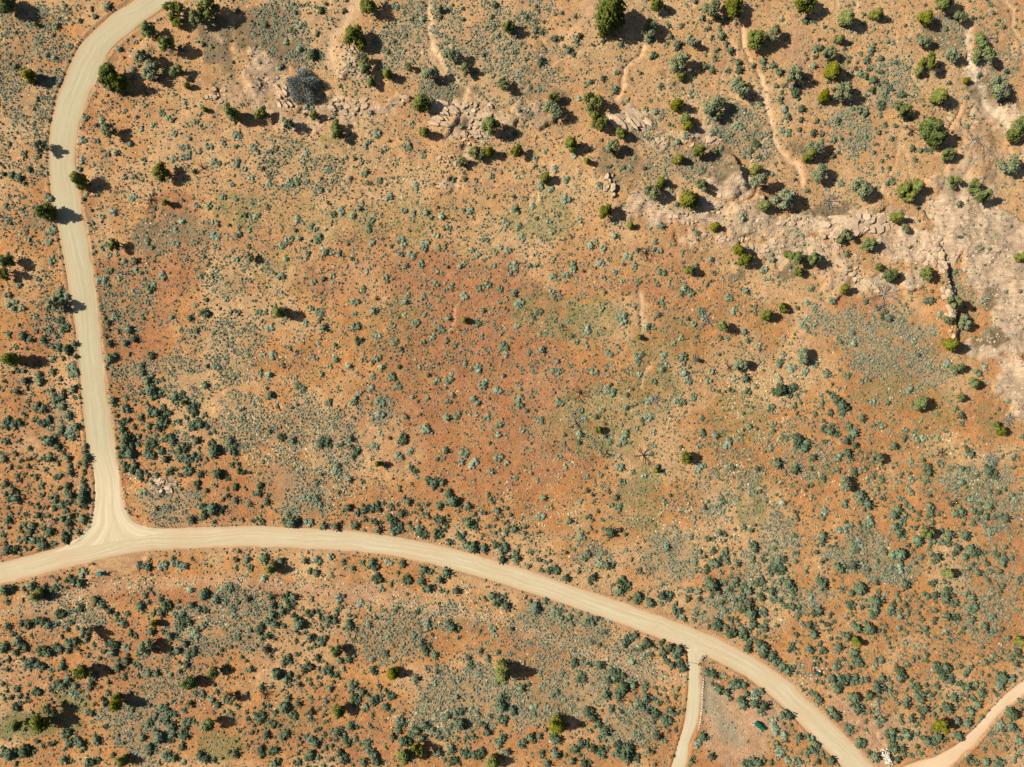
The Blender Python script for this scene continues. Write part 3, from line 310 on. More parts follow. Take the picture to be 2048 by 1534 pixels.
PALE = {
(0,0):"1290 900 9;1330 940 8;1370 960 8;1590 910 8;1565 975 9;1600 840 7;1160 840 8;1170 915 7;805 960 9;990 880 8;1125 1035 8;1385 1065 9;1210 1000 8;925 1220 8;860 1230 8;1475 1170 9;1500 1240 10;1440 1180 8;1670 1175 9;1790 1150 8;1885 1175 8;1380 1265 9;1140 1270 8;1480 1260 9;1600 1210 8;1890 1300 10;1955 1350 8;1700 1290 9;1740 1305 8;1060 1410 9;990 1415 8;1135 1425 6;1395 1325 8;2015 1180 9;1870 1080 9;1910 1075 9;660 1120 10;650 1280 9;630 1350 8;680 940 9;1070 330 8;950 390 8;1060 550 8;1070 610 7;1035 1150 8;775 1125 8;370 435 7;430 460 8;560 370 10;2010 200 9;1940 160 7;2010 1420 8;1850 1480 8",
(1,0):"430 860 9;400 845 8;915 900 7;1235 975 9;970 1070 10;910 1130 8;870 1175 8;1190 1190 8;1230 1165 9;1340 1250 10;1035 1190 8;725 1255 7;690 1295 8;840 1280 8;400 1215 9;380 1290 8;575 1355 9;270 1460 11;325 1450 9;350 1395 8;90 1395 8;95 1465 9;510 1505 9;600 1440 7;860 1390 9;905 1465 9;990 1445 9;1275 1490 10;1570 1420 11;1880 1400 9;1765 1435 8;1480 1370 6;1635 1310 10;1640 1010 8;290 240 9;345 385 8;350 195 9;235 335 8;190 520 9;1540 565 8;1330 150 8;1110 45 10;600 150 8;1900 600 8",
(2,0):"930 800 8;1080 860 8;1150 890 8;1190 945 7;1290 915 7;1105 795 7;1440 730 9;1170 790 6;225 710 8;535 790 7;625 650 8;820 710 9;260 1205 8;170 1330 9;35 1410 8;230 1480 10;430 1435 10;320 1510 10;340 1350 9;200 1260 8;1525 1360 11;1400 1080 9;1325 1130 8;1620 1050 10;1740 1080 9;1800 1000 9;1840 1020 9;1880 1100 8;1680 1180 9;1290 1000 7;860 460 8;890 480 8;710 1480 9;940 1350 8;860 1350 7;500 1245 7;1060 1390 7",
(3,0):"120 150 9;165 190 7;140 870 9;370 520 8;110 1040 9;165 1060 9;1000 1445 9;590 1465 9;1040 1380 6;1650 920 8;1600 1010 7;720 240 7;670 240 8;60 1310 7;35 1390 6;1000 340 7;1110 530 7;1160 490 6;1620 640 9;1590 765 8",
(0,1):"890 150 12;800 200 8;410 300 12;385 400 11;470 470 10;865 490 8;930 490 7;400 540 12;870 630 9;1080 630 9;1300 670 11;1170 395 9;1400 310 10;1405 410 10;1450 235 8;1620 315 8;1720 355 12;1910 340 13;1990 310 8;1900 280 8;1660 110 10;1740 125 7;1780 30 9;1870 50 8;1570 110 7;1240 120 9;1230 180 7;1060 40 10;690 20 8;380 40 10;30 110 8;60 230 8;210 320 9;220 380 8;805 700 12;800 450 8;750 480 9;840 410 9;1200 780 12;1230 740 8;1180 890 8;950 680 9;990 550 7;910 1000 10;1060 790 8;1280 1050 7;1560 900 8;1840 970 9;1900 960 9;1810 850 8;1370 1000 7;50 820 12;120 880 10;160 930 9;100 930 8;60 900 8;480 800 14;520 850 11;270 990 9;290 690 8;140 750 9;1710 1120 7;1890 540 9;1990 440 7;1850 470 8;1740 450 9;1700 230 9;1820 350 7;2040 190 8;730 250 9;590 1440 14;580 1400 11;550 1380 9;1730 1400 10",
(1,1):"90 130 8;20 180 10;570 80 9;1065 30 10;620 175 10;680 150 10;770 190 9;600 240 9;330 210 11;370 245 8;930 225 9;900 290 10;440 265 9;470 290 8;490 370 12;240 370 9;290 370 9;340 370 7;210 430 10;240 415 8;410 500 8;550 480 9;600 490 9;660 480 9;920 410 10;870 170 7;820 130 8;850 80 8;1190 150 9;1250 160 9;1360 165 8;1590 125 8;1710 145 10;1485 195 9;1400 210 8;1545 285 10;1395 305 9;1450 345 9;1160 370 10;1185 415 9;1350 410 11;1340 445 10;1150 490 9;1240 500 10;1450 440 8;1510 440 8;1200 580 11;1320 560 8;1330 590 8;1460 635 9;1630 595 8;1670 575 8;1735 200 8;1740 460 8;1780 500 9;1810 375 7;1850 385 7;1950 300 8;2000 240 10;1950 430 8;2015 470 10;1925 480 7;2025 580 8;2040 655 8;1905 590 8;805 560 8;720 600 8;195 670 11;235 535 7;215 600 7;1040 680 9;1090 690 9;615 660 9;620 715 7;890 620 9;855 780 10;790 880 10;1220 830 9;1190 880 9;1200 775 8;1340 840 9;1435 730 9;1560 755 9;1510 780 8;1660 840 11;1780 780 10;1860 735 10;1820 760 8;1945 770 10;2005 870 8;450 720 9;430 920 9;500 960 11;390 1060 9;795 970 8;935 950 9;970 945 9;1185 985 8;1280 1050 10;1345 985 9;1535 1010 8;1480 1095 10;1100 1070 8;795 1080 11;1775 1050 10;1970 1125 9;1805 1165 8;970 1150 10;1110 1200 10;1340 1200 8;1530 1190 9;1590 1235 9;1410 1160 9;1980 1240 13;2000 1290 10;1310 1390 9;985 1330 12;850 1335 9;930 1365 8;1000 1400 8;470 1330 9;635 1340 9;255 1240 8;590 1390 9;740 1390 8;20 960 10;70 965 8;1775 1390 10;1780 1430 7;1670 1375 6;1560 1450 6;1090 1480 11;930 1480 9;1540 1510 12;1450 1500 9;1840 1510 9;500 1205 7;630 1230 8;105 1090 10;100 1460 9;30 1450 9;315 1490 8;130 1310 10;60 1300 9;520 1460 7",
(2,1):"20 130 9;60 270 11;50 165 6;255 40 8;415 60 10;460 60 7;170 110 10;290 230 8;330 310 9;535 215 9;80 360 10;240 380 7;115 505 8;130 590 10;190 590 8;20 590 11;335 540 9;315 675 11;490 590 11;480 630 9;430 660 10;425 720 7;630 430 9;670 400 8;735 450 9;715 560 11;830 635 9;740 680 9;880 710 8;1010 725 10;1145 400 9;1190 470 9;1135 460 7;1200 640 11;930 515 10;990 590 8;1160 740 9;1380 770 9;1430 800 11;1210 850 9;1205 890 8;1735 850 11;1610 640 8;1590 535 7;1360 475 8;1520 950 12;1530 990 9;1775 950 10;1360 1045 9;1460 1060 8;1150 1000 9;1170 980 8;860 1000 10;890 1040 10;900 990 9;1080 1075 9;1140 1090 8;715 940 8;60 890 12;75 920 9;20 810 9;330 800 9;340 850 9;215 960 10;380 1070 10;460 1030 9;350 1020 8;40 1080 9;610 1105 10;310 1140 7;525 1195 9;600 1230 9;1020 1310 12;1000 1360 10;850 1240 9;780 1290 10;240 1260 9;140 1280 8;365 1355 6;75 1415 8;180 1445 7;345 1430 11;380 1430 8;660 1440 10;1020 1450 8;560 1435 6;1210 1310 10;1370 1310 13;1240 1390 9;1200 1420 9;1380 1370 8;1980 1230 9;2005 1350 8;1790 1490 9;1600 1440 9;1620 1450 8;1380 1450 9;1410 1500 11;1130 1510 10;1570 1510 9;1300 1210 8;1360 1160 9;1730 1170 8;1860 1120 8;2020 620 10;2030 700 8;1680 700 7;1780 700 7;1950 920 7;1950 975 7;1870 790 8;1840 190 9;1480 320 8;1200 270 9;830 240 10;1100 300 8;820 350 8",
(3,1):"210 410 9;320 420 7;360 765 11;20 690 9;280 1070 10;320 1110 9;390 1050 8;40 550 9;1170 1195 9;1080 1030 8;690 1210 8;530 860 10;130 1170 7;190 1215 7;90 1370 11;190 1410 12;300 1440 10;370 1370 10;130 1290 8;480 1450 11;640 1470 10;760 1510 8;100 1510 10;1380 970 9;1440 1375 10;1680 1440 12;1740 1410 10;1510 1450 9;330 880 8;1110 900 9;1140 800 8;1010 920 8;280 340 7;1100 290 9",
(0,2):"560 400 13;1140 860 10;1960 490 9;1300 1460 12;1400 1440 11;1430 1470 12;1480 1460 9;1990 1480 10;1970 1410 9;660 1520 11",
(1,2):"950 500 10;1060 1430 10;790 135 12;830 80 9;580 150 10;910 40 10;1130 20 11;350 30 13;1360 360 13;1405 390 8;1525 270 9;1610 250 10;1820 20 12;1940 60 13;1740 120 9;1770 150 8;1935 330 11;1855 260 9;1765 250 7;1940 590 11;2010 630 9;1660 560 12;1690 540 10;1640 610 11;1740 630 12;1720 660 9;1875 690 9;1510 530 9;1500 605 8;1000 250 14;990 150 13;1240 530 13;1140 580 11;990 400 9;450 920 14;500 960 10;380 920 10;420 1100 13;640 690 13;650 650 9;740 760 9;1940 410 9;100 280 8;590 1380 11;490 1420 11;1570 90 7;1250 105 6;1370 115 6",
(2,2):"60 120 11;60 170 11;160 105 9;370 150 11;400 160 9;800 60 12;760 40 10;1090 270 10;1110 250 8;1100 130 11;1160 120 8;540 400 9;560 420 9;230 290 10;85 375 8;570 280 11;560 210 8;1140 380 9;1000 350 8;920 400 10;890 450 10;870 490 8;410 480 8;520 550 8;375 590 9;430 670 9;865 660 11;1070 735 9;975 700 8;600 750 8;900 780 8;710 740 8;1130 500 9;1110 550 9;790 455 10;1530 390 10;1500 670 11;1490 700 9;1530 650 8;1360 150 11;1310 130 9;1450 100 10;1530 270 9;1740 450 12;1720 490 11;1630 410 9;1770 50 8;780 860 9;830 910 8;850 990 11;800 970 8;545 945 8;1110 1095 9;1230 950 8;1680 930 10;1660 970 9;1690 1030 9;1450 1080 9;310 980 9;35 750 9;195 770 8;250 910 9;230 1060 12;740 1360 12;590 1380 13;700 1420 10;560 1230 10;545 1180 9;1860 720 9;1740 670 8;910 190 8;730 200 8;860 585 8;700 530 8;1240 1310 9;1440 1230 9;910 1340 8",
(3,2):"430 160 10;850 140 9;990 110 6;1130 50 11;920 340 9;850 330 9;1225 300 8;910 750 9;930 890 9;570 590 12;360 900 9;460 1020 10;430 720 8;1160 610 8;1380 620 9;1400 640 8;1550 790 9;1510 830 9;1740 770 9;1620 930 9;1650 1130 9;1780 1180 12;1820 1180 10;600 1170 12;820 1090 12;790 1140 11;700 1300 15;730 1280 12;930 1330 12;1060 1480 13;1000 1490 12;660 1130 10;1940 140 12;1980 600 9;1990 930 10;1780 600 11;1820 620 10;620 960 10;1250 440 10;1110 370 8;1180 420 9;1370 430 8;1150 760 9;1060 790 9;1150 860 10;1020 840 7;25 190 10;60 320 9;30 520 10;120 950 9;230 880 8",
(0,3):"1520 120 9;1830 100 11;1760 130 9;1000 590 10;1620 400 10;1560 480 10;1860 270 10;1870 320 9;1900 500 10;1690 1000 9;790 1150 8;590 960 12",
(1,3):"1370 420 11;1370 380 9;1620 830 9;1790 610 8;1850 680 10;1890 440 12;1910 480 8;830 230 10;660 190 11;890 260 9;440 190 8;1000 110 9;1090 700 9;930 680 8;1180 560 8;1430 880 9;1600 980 8;1360 1060 8;1720 1070 8;60 30 9;1930 620 8;1780 780 10;900 400 9;1070 480 9",
(2,3):"340 300 13;380 330 11;440 350 13;1950 970 13;1980 940 12;1480 1360 11;1500 1330 9;440 870 7;340 950 12;220 800 9;180 1060 11;290 1080 9;240 880 9;640 530 8;420 1000 8;1000 1000 8;900 1120 9;1030 1290 9;980 1270 8;1420 120 10;1490 130 9;1370 340 10;1460 360 9;1700 820 9;560 400 9;620 340 8;90 700 9;400 790 8;960 700 9;1050 660 8",
(3,3):"230 1490 11;100 1420 12;60 1350 11;130 1300 12;50 1180 10;60 1250 11;160 1480 10;1860 1200 11;1830 1230 9;2020 1330 10;1260 680 8;1060 340 8;340 200 10;600 120 9;870 1040 9;1800 150 8;910 680 8;1420 460 8;880 1110 8;860 740 8",
}
# ------------------------------------------------------------------ helpers for objects
COL = scene.collection
def tag(o, label=None, cat=None, group=None, kind=None):
    if label: o['label'] = label
    if cat: o['category'] = cat
    if group: o['group'] = group
    if kind: o['kind'] = kind
    return o
def mesh_np(name, V, F, mat=None, nper=None, col=None, smooth_=False):
    """V (n,3), F (m,k) uniform faces"""
    V = np.ascontiguousarray(V, np.float32); F = np.ascontiguousarray(F, np.int32)
    me = bpy.data.meshes.new(name)
    me.vertices.add(len(V)); me.vertices.foreach_set('co', V.ravel())
    k = F.shape[1]
    me.loops.add(F.size); me.loops.foreach_set('vertex_index', F.ravel())
    me.polygons.add(len(F)); me.polygons.foreach_set('loop_start', np.arange(0, F.size, k, dtype=np.int32))
    if smooth_: me.polygons.foreach_set('use_smooth', np.ones(len(F), bool))
    if col is not None:
        at = me.color_attributes.new('tint', 'FLOAT_COLOR', 'POINT')
        at.data.foreach_set('color', np.ascontiguousarray((col if col.shape[1] == 4 else np.c_[col, np.ones(len(col))]), np.float32).ravel())
    if mat: me.materials.append(mat)
    me.update(calc_edges=True)
    return me
def link(name, me, parent=None, loc=(0, 0, 0)):
    o = bpy.data.objects.new(name, me); COL.objects.link(o); o.location = loc
    if parent: o.parent = parent
    return o

# ------------------------------------------------------------------ materials
def nt(name):
    m = bpy.data.materials.new(name); m.use_nodes = True
    t = m.node_tree; b = t.nodes['Principled BSDF']
    b.inputs['Roughness'].default_value = 0.95
    b.inputs['Specular IOR Level'].default_value = 0.12
    return m, t, b
def N(t, typ, **kw):
    n = t.nodes.new(typ)
    for k, v in kw.items(): setattr(n, k, v)
    return n
def noise(t, scale, detail=3, rough=.6, coord=None):
    n = N(t, 'ShaderNodeTexNoise'); n.inputs['Scale'].default_value = scale
    n.inputs['Detail'].default_value = detail; n.inputs['Roughness'].default_value = rough
    if coord is not None: t.links.new(coord, n.inputs['Vector'])
    return n.outputs['Fac']
def mapr(t, f, a, b, c=0., d=1.):
    n = N(t, 'ShaderNodeMapRange'); t.links.new(f, n.inputs[0])
    for i, v in enumerate((a, b, c, d)): n.inputs[i + 1].default_value = v
    return n.outputs[0]
def mixc(t, f, a, b, mode='MIX'):
    n = N(t, 'ShaderNodeMix', data_type='RGBA', blend_type=mode)
    for s, v in ((n.inputs[0], f), (n.inputs[6], a), (n.inputs[7], b)):
        if isinstance(v, (int, float)): s.default_value = v
        elif isinstance(v, tuple): s.default_value = v + (1.,)
        else: t.links.new(v, s)
    return n.outputs[2]
def bump(t, b, f, strength, dist):
    n = N(t, 'ShaderNodeBump'); n.inputs['Strength'].default_value = strength; n.inputs['Distance'].default_value = dist
    t.links.new(f, n.inputs['Height']); t.links.new(n.outputs[0], b.inputs['Normal'])
def gray(t, f):
    n = N(t, 'ShaderNodeCombineColor')
    for i in range(3): t.links.new(f, n.inputs[i])
    return n.outputs[0]

def ground_material():
    m, t, b = nt('desert_soil')
    at = N(t, 'ShaderNodeAttribute', attribute_name='tint')
    g = N(t, 'ShaderNodeNewGeometry').outputs['Position']
    n1 = noise(t, 1.1, 5, .65, g); n2 = noise(t, 5.5, 3, .6, g); n3 = noise(t, .28, 3, .5, g)
    c = mixc(t, 1.0, at.outputs['Color'], gray(t, mapr(t, n1, .28, .72, .74, 1.22)), 'MULTIPLY')
    c = mixc(t, 1.0, c, gray(t, mapr(t, n2, .3, .7, .72, 1.26)), 'MULTIPLY')
    c = mixc(t, mapr(t, n3, .45, .7, 0., .25), c, (.245, .170, .088))
    # litter and crust specks on soil
    sp = noise(t, 3.4, 4, .75, g)
    c = mixc(t, mapr(t, sp, .54, .68, 0., .45), c, (.136, .102, .054))
    # bedding lines and cracks on bare rock
    rk = at.outputs['Alpha']
    mp = N(t, 'ShaderNodeMapping'); mp.inputs['Rotation'].default_value = (0, 0, .55); mp.inputs['Scale'].default_value = (.35, 2.2, 1); t.links.new(g, mp.inputs[0])
    bed = noise(t, 1.0, 5, .7, mp.outputs[0])
    vo = N(t, 'ShaderNodeTexVoronoi', feature='DISTANCE_TO_EDGE'); vo.inputs['Scale'].default_value = .42
    wv = N(t, 'ShaderNodeVectorMath', operation='MULTIPLY_ADD')
    nc = N(t, 'ShaderNodeTexNoise'); nc.inputs['Scale'].default_value = .8; t.links.new(g, nc.inputs['Vector'])
    t.links.new(nc.outputs['Color'], wv.inputs[0]); wv.inputs[1].default_value = (2.4, 2.4, 0); t.links.new(g, wv.inputs[2]); t.links.new(wv.outputs[0], vo.inputs['Vector'])
    crack = mapr(t, vo.outputs['Distance'], .0, .03, .65, 0.)
    pm = N(t, 'ShaderNodeMath', operation='MULTIPLY'); t.links.new(crack, pm.inputs[0]); t.links.new(mapr(t, n3, .50, .62), pm.inputs[1])
    pm2 = N(t, 'ShaderNodeMath', operation='MULTIPLY'); t.links.new(pm.outputs[0], pm2.inputs[0]); t.links.new(rk, pm2.inputs[1])
    rc = mixc(t, 1.0, at.outputs['Color'], gray(t, mapr(t, bed, .3, .7, .70, 1.2)), 'MULTIPLY')
    rc = mixc(t, 1.0, rc, gray(t, mapr(t, n2, .3, .7, .86, 1.12)), 'MULTIPLY')
    c = mixc(t, rk, c, rc)
    c = mixc(t, pm2.outputs[0], c, (.095, .068, .044))
    t.links.new(c, b.inputs['Base Color'])
    hb = N(t, 'ShaderNodeMath', operation='MULTIPLY_ADD'); t.links.new(bed, hb.inputs[0]); t.links.new(rk, hb.inputs[1]); t.links.new(noise(t, 3.2, 5, .72, g), hb.inputs[2])
    hc = N(t, 'ShaderNodeMath', operation='MULTIPLY_ADD'); t.links.new(pm2.outputs[0], hc.inputs[0]); hc.inputs[1].default_value = -1.2; t.links.new(hb.outputs[0], hc.inputs[2])
    bump(t, b, hc.outputs[0], 1.0, .22)
    return m
def plant_material(name, lo, hi, rnd=True, vv=(.70, 1.3)):
    m, t, b = nt(name)
    g = N(t, 'ShaderNodeNewGeometry').outputs['Position']
    n1 = noise(t, 2.3, 3, .6, g)
    c = mixc(t, mapr(t, n1, .3, .7), lo, hi)
    if rnd:
        oi = N(t, 'ShaderNodeObjectInfo')
        hs = N(t, 'ShaderNodeHueSaturation')
        t.links.new(mapr(t, oi.outputs['Random'], 0, 1, vv[0], vv[1]), hs.inputs['Value'])
        t.links.new(mapr(t, oi.outputs['Random'], 0, 1, 1.25, .85), hs.inputs['Saturation'])
        t.links.new(mapr(t, oi.outputs['Random'], 0, 1, .485, .512), hs.inputs['Hue'])
        t.links.new(c, hs.inputs['Color']); c = hs.outputs[0]
    else:
        at = N(t, 'ShaderNodeAttribute', attribute_name='tint')
        c = mixc(t, 1.0, c, at.outputs['Color'], 'MULTIPLY')
    t.links.new(c, b.inputs['Base Color'])
    return m
def tint_material(name):
    m, t, b = nt(name)
    at = N(t, 'ShaderNodeAttribute', attribute_name='tint')
    t.links.new(at.outputs['Color'], b.inputs['Base Color'])
    return m
def flat_material(name, c, rough=.8, var=.15, sc=3.):
    m, t, b = nt(name)
    g = N(t, 'ShaderNodeNewGeometry').outputs['Position']
    cc = mixc(t, 1.0, c, gray(t, mapr(t, noise(t, sc, 4, .6, g), .3, .7, 1 - var, 1 + var)), 'MULTIPLY')
    oi = N(t, 'ShaderNodeObjectInfo')
    cc = mixc(t, 1.0, cc, gray(t, mapr(t, oi.outputs['Random'], 0, 1, 1 - var, 1 + var)), 'MULTIPLY')
    t.links.new(cc, b.inputs['Base Color']); b.inputs['Roughness'].default_value = rough
    return m
def road_material(name, mid, wheel, edge, soil, streak=7.):
    m, t, b = nt(name)
    uv = N(t, 'ShaderNodeUVMap', uv_map='run')
    sep = N(t, 'ShaderNodeSeparateXYZ'); t.links.new(uv.outputs[0], sep.inputs[0])
    mp = N(t, 'ShaderNodeMapping'); mp.inputs['Scale'].default_value = (streak, .045, 1)
    wn_ = N(t, 'ShaderNodeTexNoise'); wn_.inputs['Scale'].default_value = .07; wn_.inputs['Detail'].default_value = 2; t.links.new(uv.outputs[0], wn_.inputs['Vector'])
    wa = N(t, 'ShaderNodeVectorMath', operation='MULTIPLY_ADD'); t.links.new(wn_.outputs['Color'], wa.inputs[0]); wa.inputs[1].default_value = (.9, 0, 0); t.links.new(uv.outputs[0], wa.inputs[2]); t.links.new(wa.outputs[0], mp.inputs[0])
    st = noise(t, 1.0, 6, .72, mp.outputs[0])
    g = N(t, 'ShaderNodeNewGeometry').outputs['Position']
    gr = noise(t, 7, 3, .7, g); pat = noise(t, .16, 3, .5, g)
    c = mixc(t, mapr(t, st, .38, .62), mid, wheel)
    c = mixc(t, mapr(t, pat, .35, .7, 0, .55), c, edge)
    c = mixc(t, mapr(t, noise(t, .9, 4, .7, g), .52, .72, 0, .5), c, mid)
    # loose red soil gathers at the edges
    ab = N(t, 'ShaderNodeMath', operation='ABSOLUTE'); t.links.new(sep.outputs[0], ab.inputs[0])
    ad = N(t, 'ShaderNodeMath', operation='MULTIPLY_ADD'); t.links.new(st, ad.inputs[0]); ad.inputs[1].default_value = .75; t.links.new(ab.outputs[0], ad.inputs[2])
    e1 = mapr(t, ad.outputs[0], .95, 1.22); c = mixc(t, e1, c, edge)
    e2 = mapr(t, ad.outputs[0], 1.18, 1.42); c = mixc(t, e2, c, soil)
    fa = N(t, 'ShaderNodeAttribute', attribute_name='tint')
    c = mixc(t, fa.outputs['Fac'], c, mixc(t, mapr(t, st, .38, .62), (.375, .295, .18), (.47, .385, .25)))
    c = mixc(t, 1.0, c, gray(t, mapr(t, gr, .25, .75, .88, 1.12)), 'MULTIPLY')
    t.links.new(c, b.inputs['Base Color'])
    mx = N(t, 'ShaderNodeMath', operation='MULTIPLY_ADD'); t.links.new(st, mx.inputs[0]); mx.inputs[1].default_value = 1.2; t.links.new(gr, mx.inputs[2])
    bump(t, b, mx.outputs[0], .5, .05)
    return m
M_ground = ground_material()
M_road = road_material('gravel', (.34, .27, .16), (.445, .37, .24), (.38, .27, .155), (.34, .185, .09))
M_side = road_material('grey_gravel', (.30, .255, .155), (.375, .325, .21), (.34, .255, .145), (.31, .18, .085), 5.)
M_track = road_material('packed_gravel', (.35, .30, .19), (.46, .395, .265), (.38, .29, .17), (.33, .19, .095), 4.)
M_sand = road_material('packed_sand', (.44, .31, .19), (.52, .385, .245), (.42, .275, .15), (.35, .19, .09), 4.)
M_dark = plant_material('sage_leaves', (.036, .053, .030), (.112, .142, .078))
M_dark_s = plant_material('sage_leaves_small', (.036, .053, .030), (.112, .142, .078), False)
M_pale = plant_material('grey_leaves', (.085, .108, .066), (.205, .240, .150))
M_pale_s = plant_material('grey_leaves_small', (.085, .108, .066), (.205, .240, .150), False)
M_tint = tint_material('small_plants')
M_bark = flat_material('juniper_bark', (.109, .082, .058))
M_dead = flat_material('dead_wood', (.204, .190, .170))
M_burnt = flat_material('burnt_wood', (.031, .026, .023))
M_twig = flat_material('grey_twigs', (.20, .215, .18), var=.3)
M_rock = flat_material('sandstone', (.37, .262, .165), .9, .18, 1.6)
M_rockw = flat_material('pale_rock', (.449, .394, .313), .9, .2, 3.)
CROWN = {
 'r': plant_material('juniper_olive', (.065, .071, .014), (0.172, 0.175, 0.037), vv=(.82, 1.2)),
 'b': plant_material('juniper_green', (.051, .065, .016), (0.151, 0.163, 0.044), vv=(.82, 1.2)),
 'g': plant_material('juniper_greyish', (.071, .085, .041), (0.192, 0.204, 0.102), vv=(.82, 1.2)),
 'd': plant_material('juniper_dark', (.034, .046, .012), (0.106, 0.122, 0.032), vv=(.82, 1.2)),
}

# ------------------------------------------------------------------ ground sheet
GS = .335
def axis(lo, hi, step, far):
    a = list(np.arange(lo, hi + 1e-6, step)); s, v = step, hi
    right = []
    while v < far:
        s *= 1.45; v += s; right.append(v)
    s, v = step, lo; left = []
    while v > -far:
        s *= 1.45; v -= s; left.append(v)
    return np.array(left[::-1] + a + right)
gx, gy = axis(-109, 109, GS, 3000), axis(-84, 84, GS, 3000)
X, Y = np.meshgrid(gx, gy, indexing='ij')
Z = hfun(X.ravel(), Y.ravel()).reshape(X.shape)
xr, yr = X.ravel(), Y.ravel()
def ground_colour(x, y):
    base = np.array((.350, .160, .054)); pale_soil = np.array((.408, .248, .119)); red = np.array((.285, .118, .050))
    dark = np.array((.160, .109, .058)); rock = np.array((.43, .305, .195)); rockg = np.array((.34, .245, .155))
    green = np.array((.120, .128, .042)); sand = np.array((.408, .245, .129)); flat = np.array((.354, .211, .116))
    n = fbm(x, y, 9, 201, 4)[:, None]; n2 = fbm(x, y, 2.2, 202, 3)[:, None]; n3 = fbm(x, y, .8, 203, 2)[:, None]
    c = base + (pale_soil - base) * sstep(.45, .70, n) * .8
    c = c + (red - c) * sstep(.44, .30, n) * .5
    tan = np.array((.40, .245, .118))
    c = c + (tan - c) * (sstep(5, 45, y + (n2[:, 0] - .5) * 8) * sstep(-85, -60, x) * (.35 + .5 * n[:, 0]))[:, None]
    def mixl(c, col, k, lo=.0, hi=1., amt=1.):
        w = sstep(lo, hi, layer(x, y, k)[:, None] + (n2 - .5) * .55 + (n3 - .5) * .35) * amt
        return c + (col - c) * w
    c = mixl(c, red, 'R', .15, .95, .9)
    c = mixl(c, np.array((.231, .163, .088)), 'T', .1, 1.0, .7)
    c = mixl(c, green, 'V', .2, 1.1, .68)
    c = c + (np.array((.46, .32, .19)) - c) * (drains(x, y) * .65)[:, None]
    w = sstep(.22, .95, layer(x, y, 'P')[:, None] + (n2 - .5) * .7 + (n3 - .5) * .3)
    rk = rock + (rockg - rock) * sstep(.42, .62, fbm(x * .8 + y * .5, y, 3.2, 207, 3)[:, None])
    rk = rk * (0.86 + .28 * fbm(x + .7 * y, y * 2.5, 1.3, 208, 3)[:, None])
    c = c + (rk - c) * w * .95
    c = mixl(c, dark, 'K', .22, .70, .95)
    c = mixl(c, flat, 'F', .25, .8, .9)
    c = c + (np.array((.38, .22, .115)) - c) * (strip(x, y) * .6)[:, None]
    for P, wd, dp, st, tone in WASHES:
        m = (x > P[:, 0].min() - 4) & (x < P[:, 0].max() + 4) & (y > P[:, 1].min() - 4) & (y < P[:, 1].max() + 4)
        if not m.any(): continue
        xs, ys = x[m], y[m]
        wx, wy = xs + (fbm(xs, ys, 2, 41, 2) - .5) * 1.2, ys + (fbm(xs, ys, 2, 42, 2) - .5) * 1.2
        d = polydist(wx, wy, P)[0]
        ww = (st * np.exp(-(d / (wd * 1.3)) ** 2))[:, None]
        tgt = np.array((.50, .33, .19)) if tone == 0 else np.array((.55, .42, .28))
        c[m] = c[m] + (tgt - c[m]) * ww
    # gravel wash beside the track, faint two-wheel trace at the far left
    d = polydist(x, y, L_("1412,1350 1420,1400 1440,1440 1470,1470"))[0]
    c = c + (np.array((.245, .211, .136)) - c) * (sstep(3.2, .4, d + (n2[:, 0] - .5) * 3) * .75)[:, None]
    for s_ in ("-60,250 60,251 98,254", "-60,262 50,262 97,266"):
        d = polydist(x, y, L_(s_))[0]
        c = c + (np.array((.381, .272, .150)) - c) * (sstep(.75, .1, d) * .6)[:, None]
    s = road_sdf(x, y, (0, 1, 3))
    c = c + (np.array((.340, .197, .099)) - c) * (sstep(1.3, .0, s + (n2[:, 0] - .5) * 1.6) * .7)[:, None]
    m3 = fbm(x, y, 3.1, 231, 4)[:, None]
    c = c * (.80 + .40 * m3)
    return np.c_[np.clip(c, .02, .8), w[:, 0]]
C = ground_colour(xr, yr)
ni, nj = X.shape
idx = np.arange(ni * nj).reshape(ni, nj)
F = np.stack([idx[:-1, :-1].ravel(), idx[1:, :-1].ravel(), idx[1:, 1:].ravel(), idx[:-1, 1:].ravel()], 1)
ground = link('ground', mesh_np('ground', np.stack([xr, yr, Z.ravel()], 1), F, M_ground, col=C, smooth_=True))
tag(ground, 'red desert soil with sandstone, washes and dry grass patches', kind='structure')
# height lookup on the fine sheet for setting things down
def ground_z(x, y):
    x = np.clip(np.asarray(x, float), -108.4, 108.4); y = np.clip(np.asarray(y, float), -83.4, 83.4)
    i0, j0 = np.searchsorted(gx, -109 + 1e-4) , np.searchsorted(gy, -84 + 1e-4)
    fi, fj = (x - gx[i0]) / GS + i0, (y - gy[j0]) / GS + j0
    i, j = np.floor(fi).astype(int), np.floor(fj).astype(int); u, v = fi - i, fj - j
    return (Z[i, j] * (1 - u) + Z[i + 1, j] * u) * (1 - v) + (Z[i, j + 1] * (1 - u) + Z[i + 1, j + 1] * u) * v
def on_ground(px, py, hc=0.):
    """sheet position of something seen hc metres above the ground -> where it stands"""
    X0, Y0 = WX(px), WY(py); x, y = X0, Y0
    for _ in range(3):
        z = ground_z(x, y) + hc
        x, y = X0 * (CAM_H - z) / CAM_H, Y0 * (CAM_H - z) / CAM_H
    return x, y, ground_z(x, y)

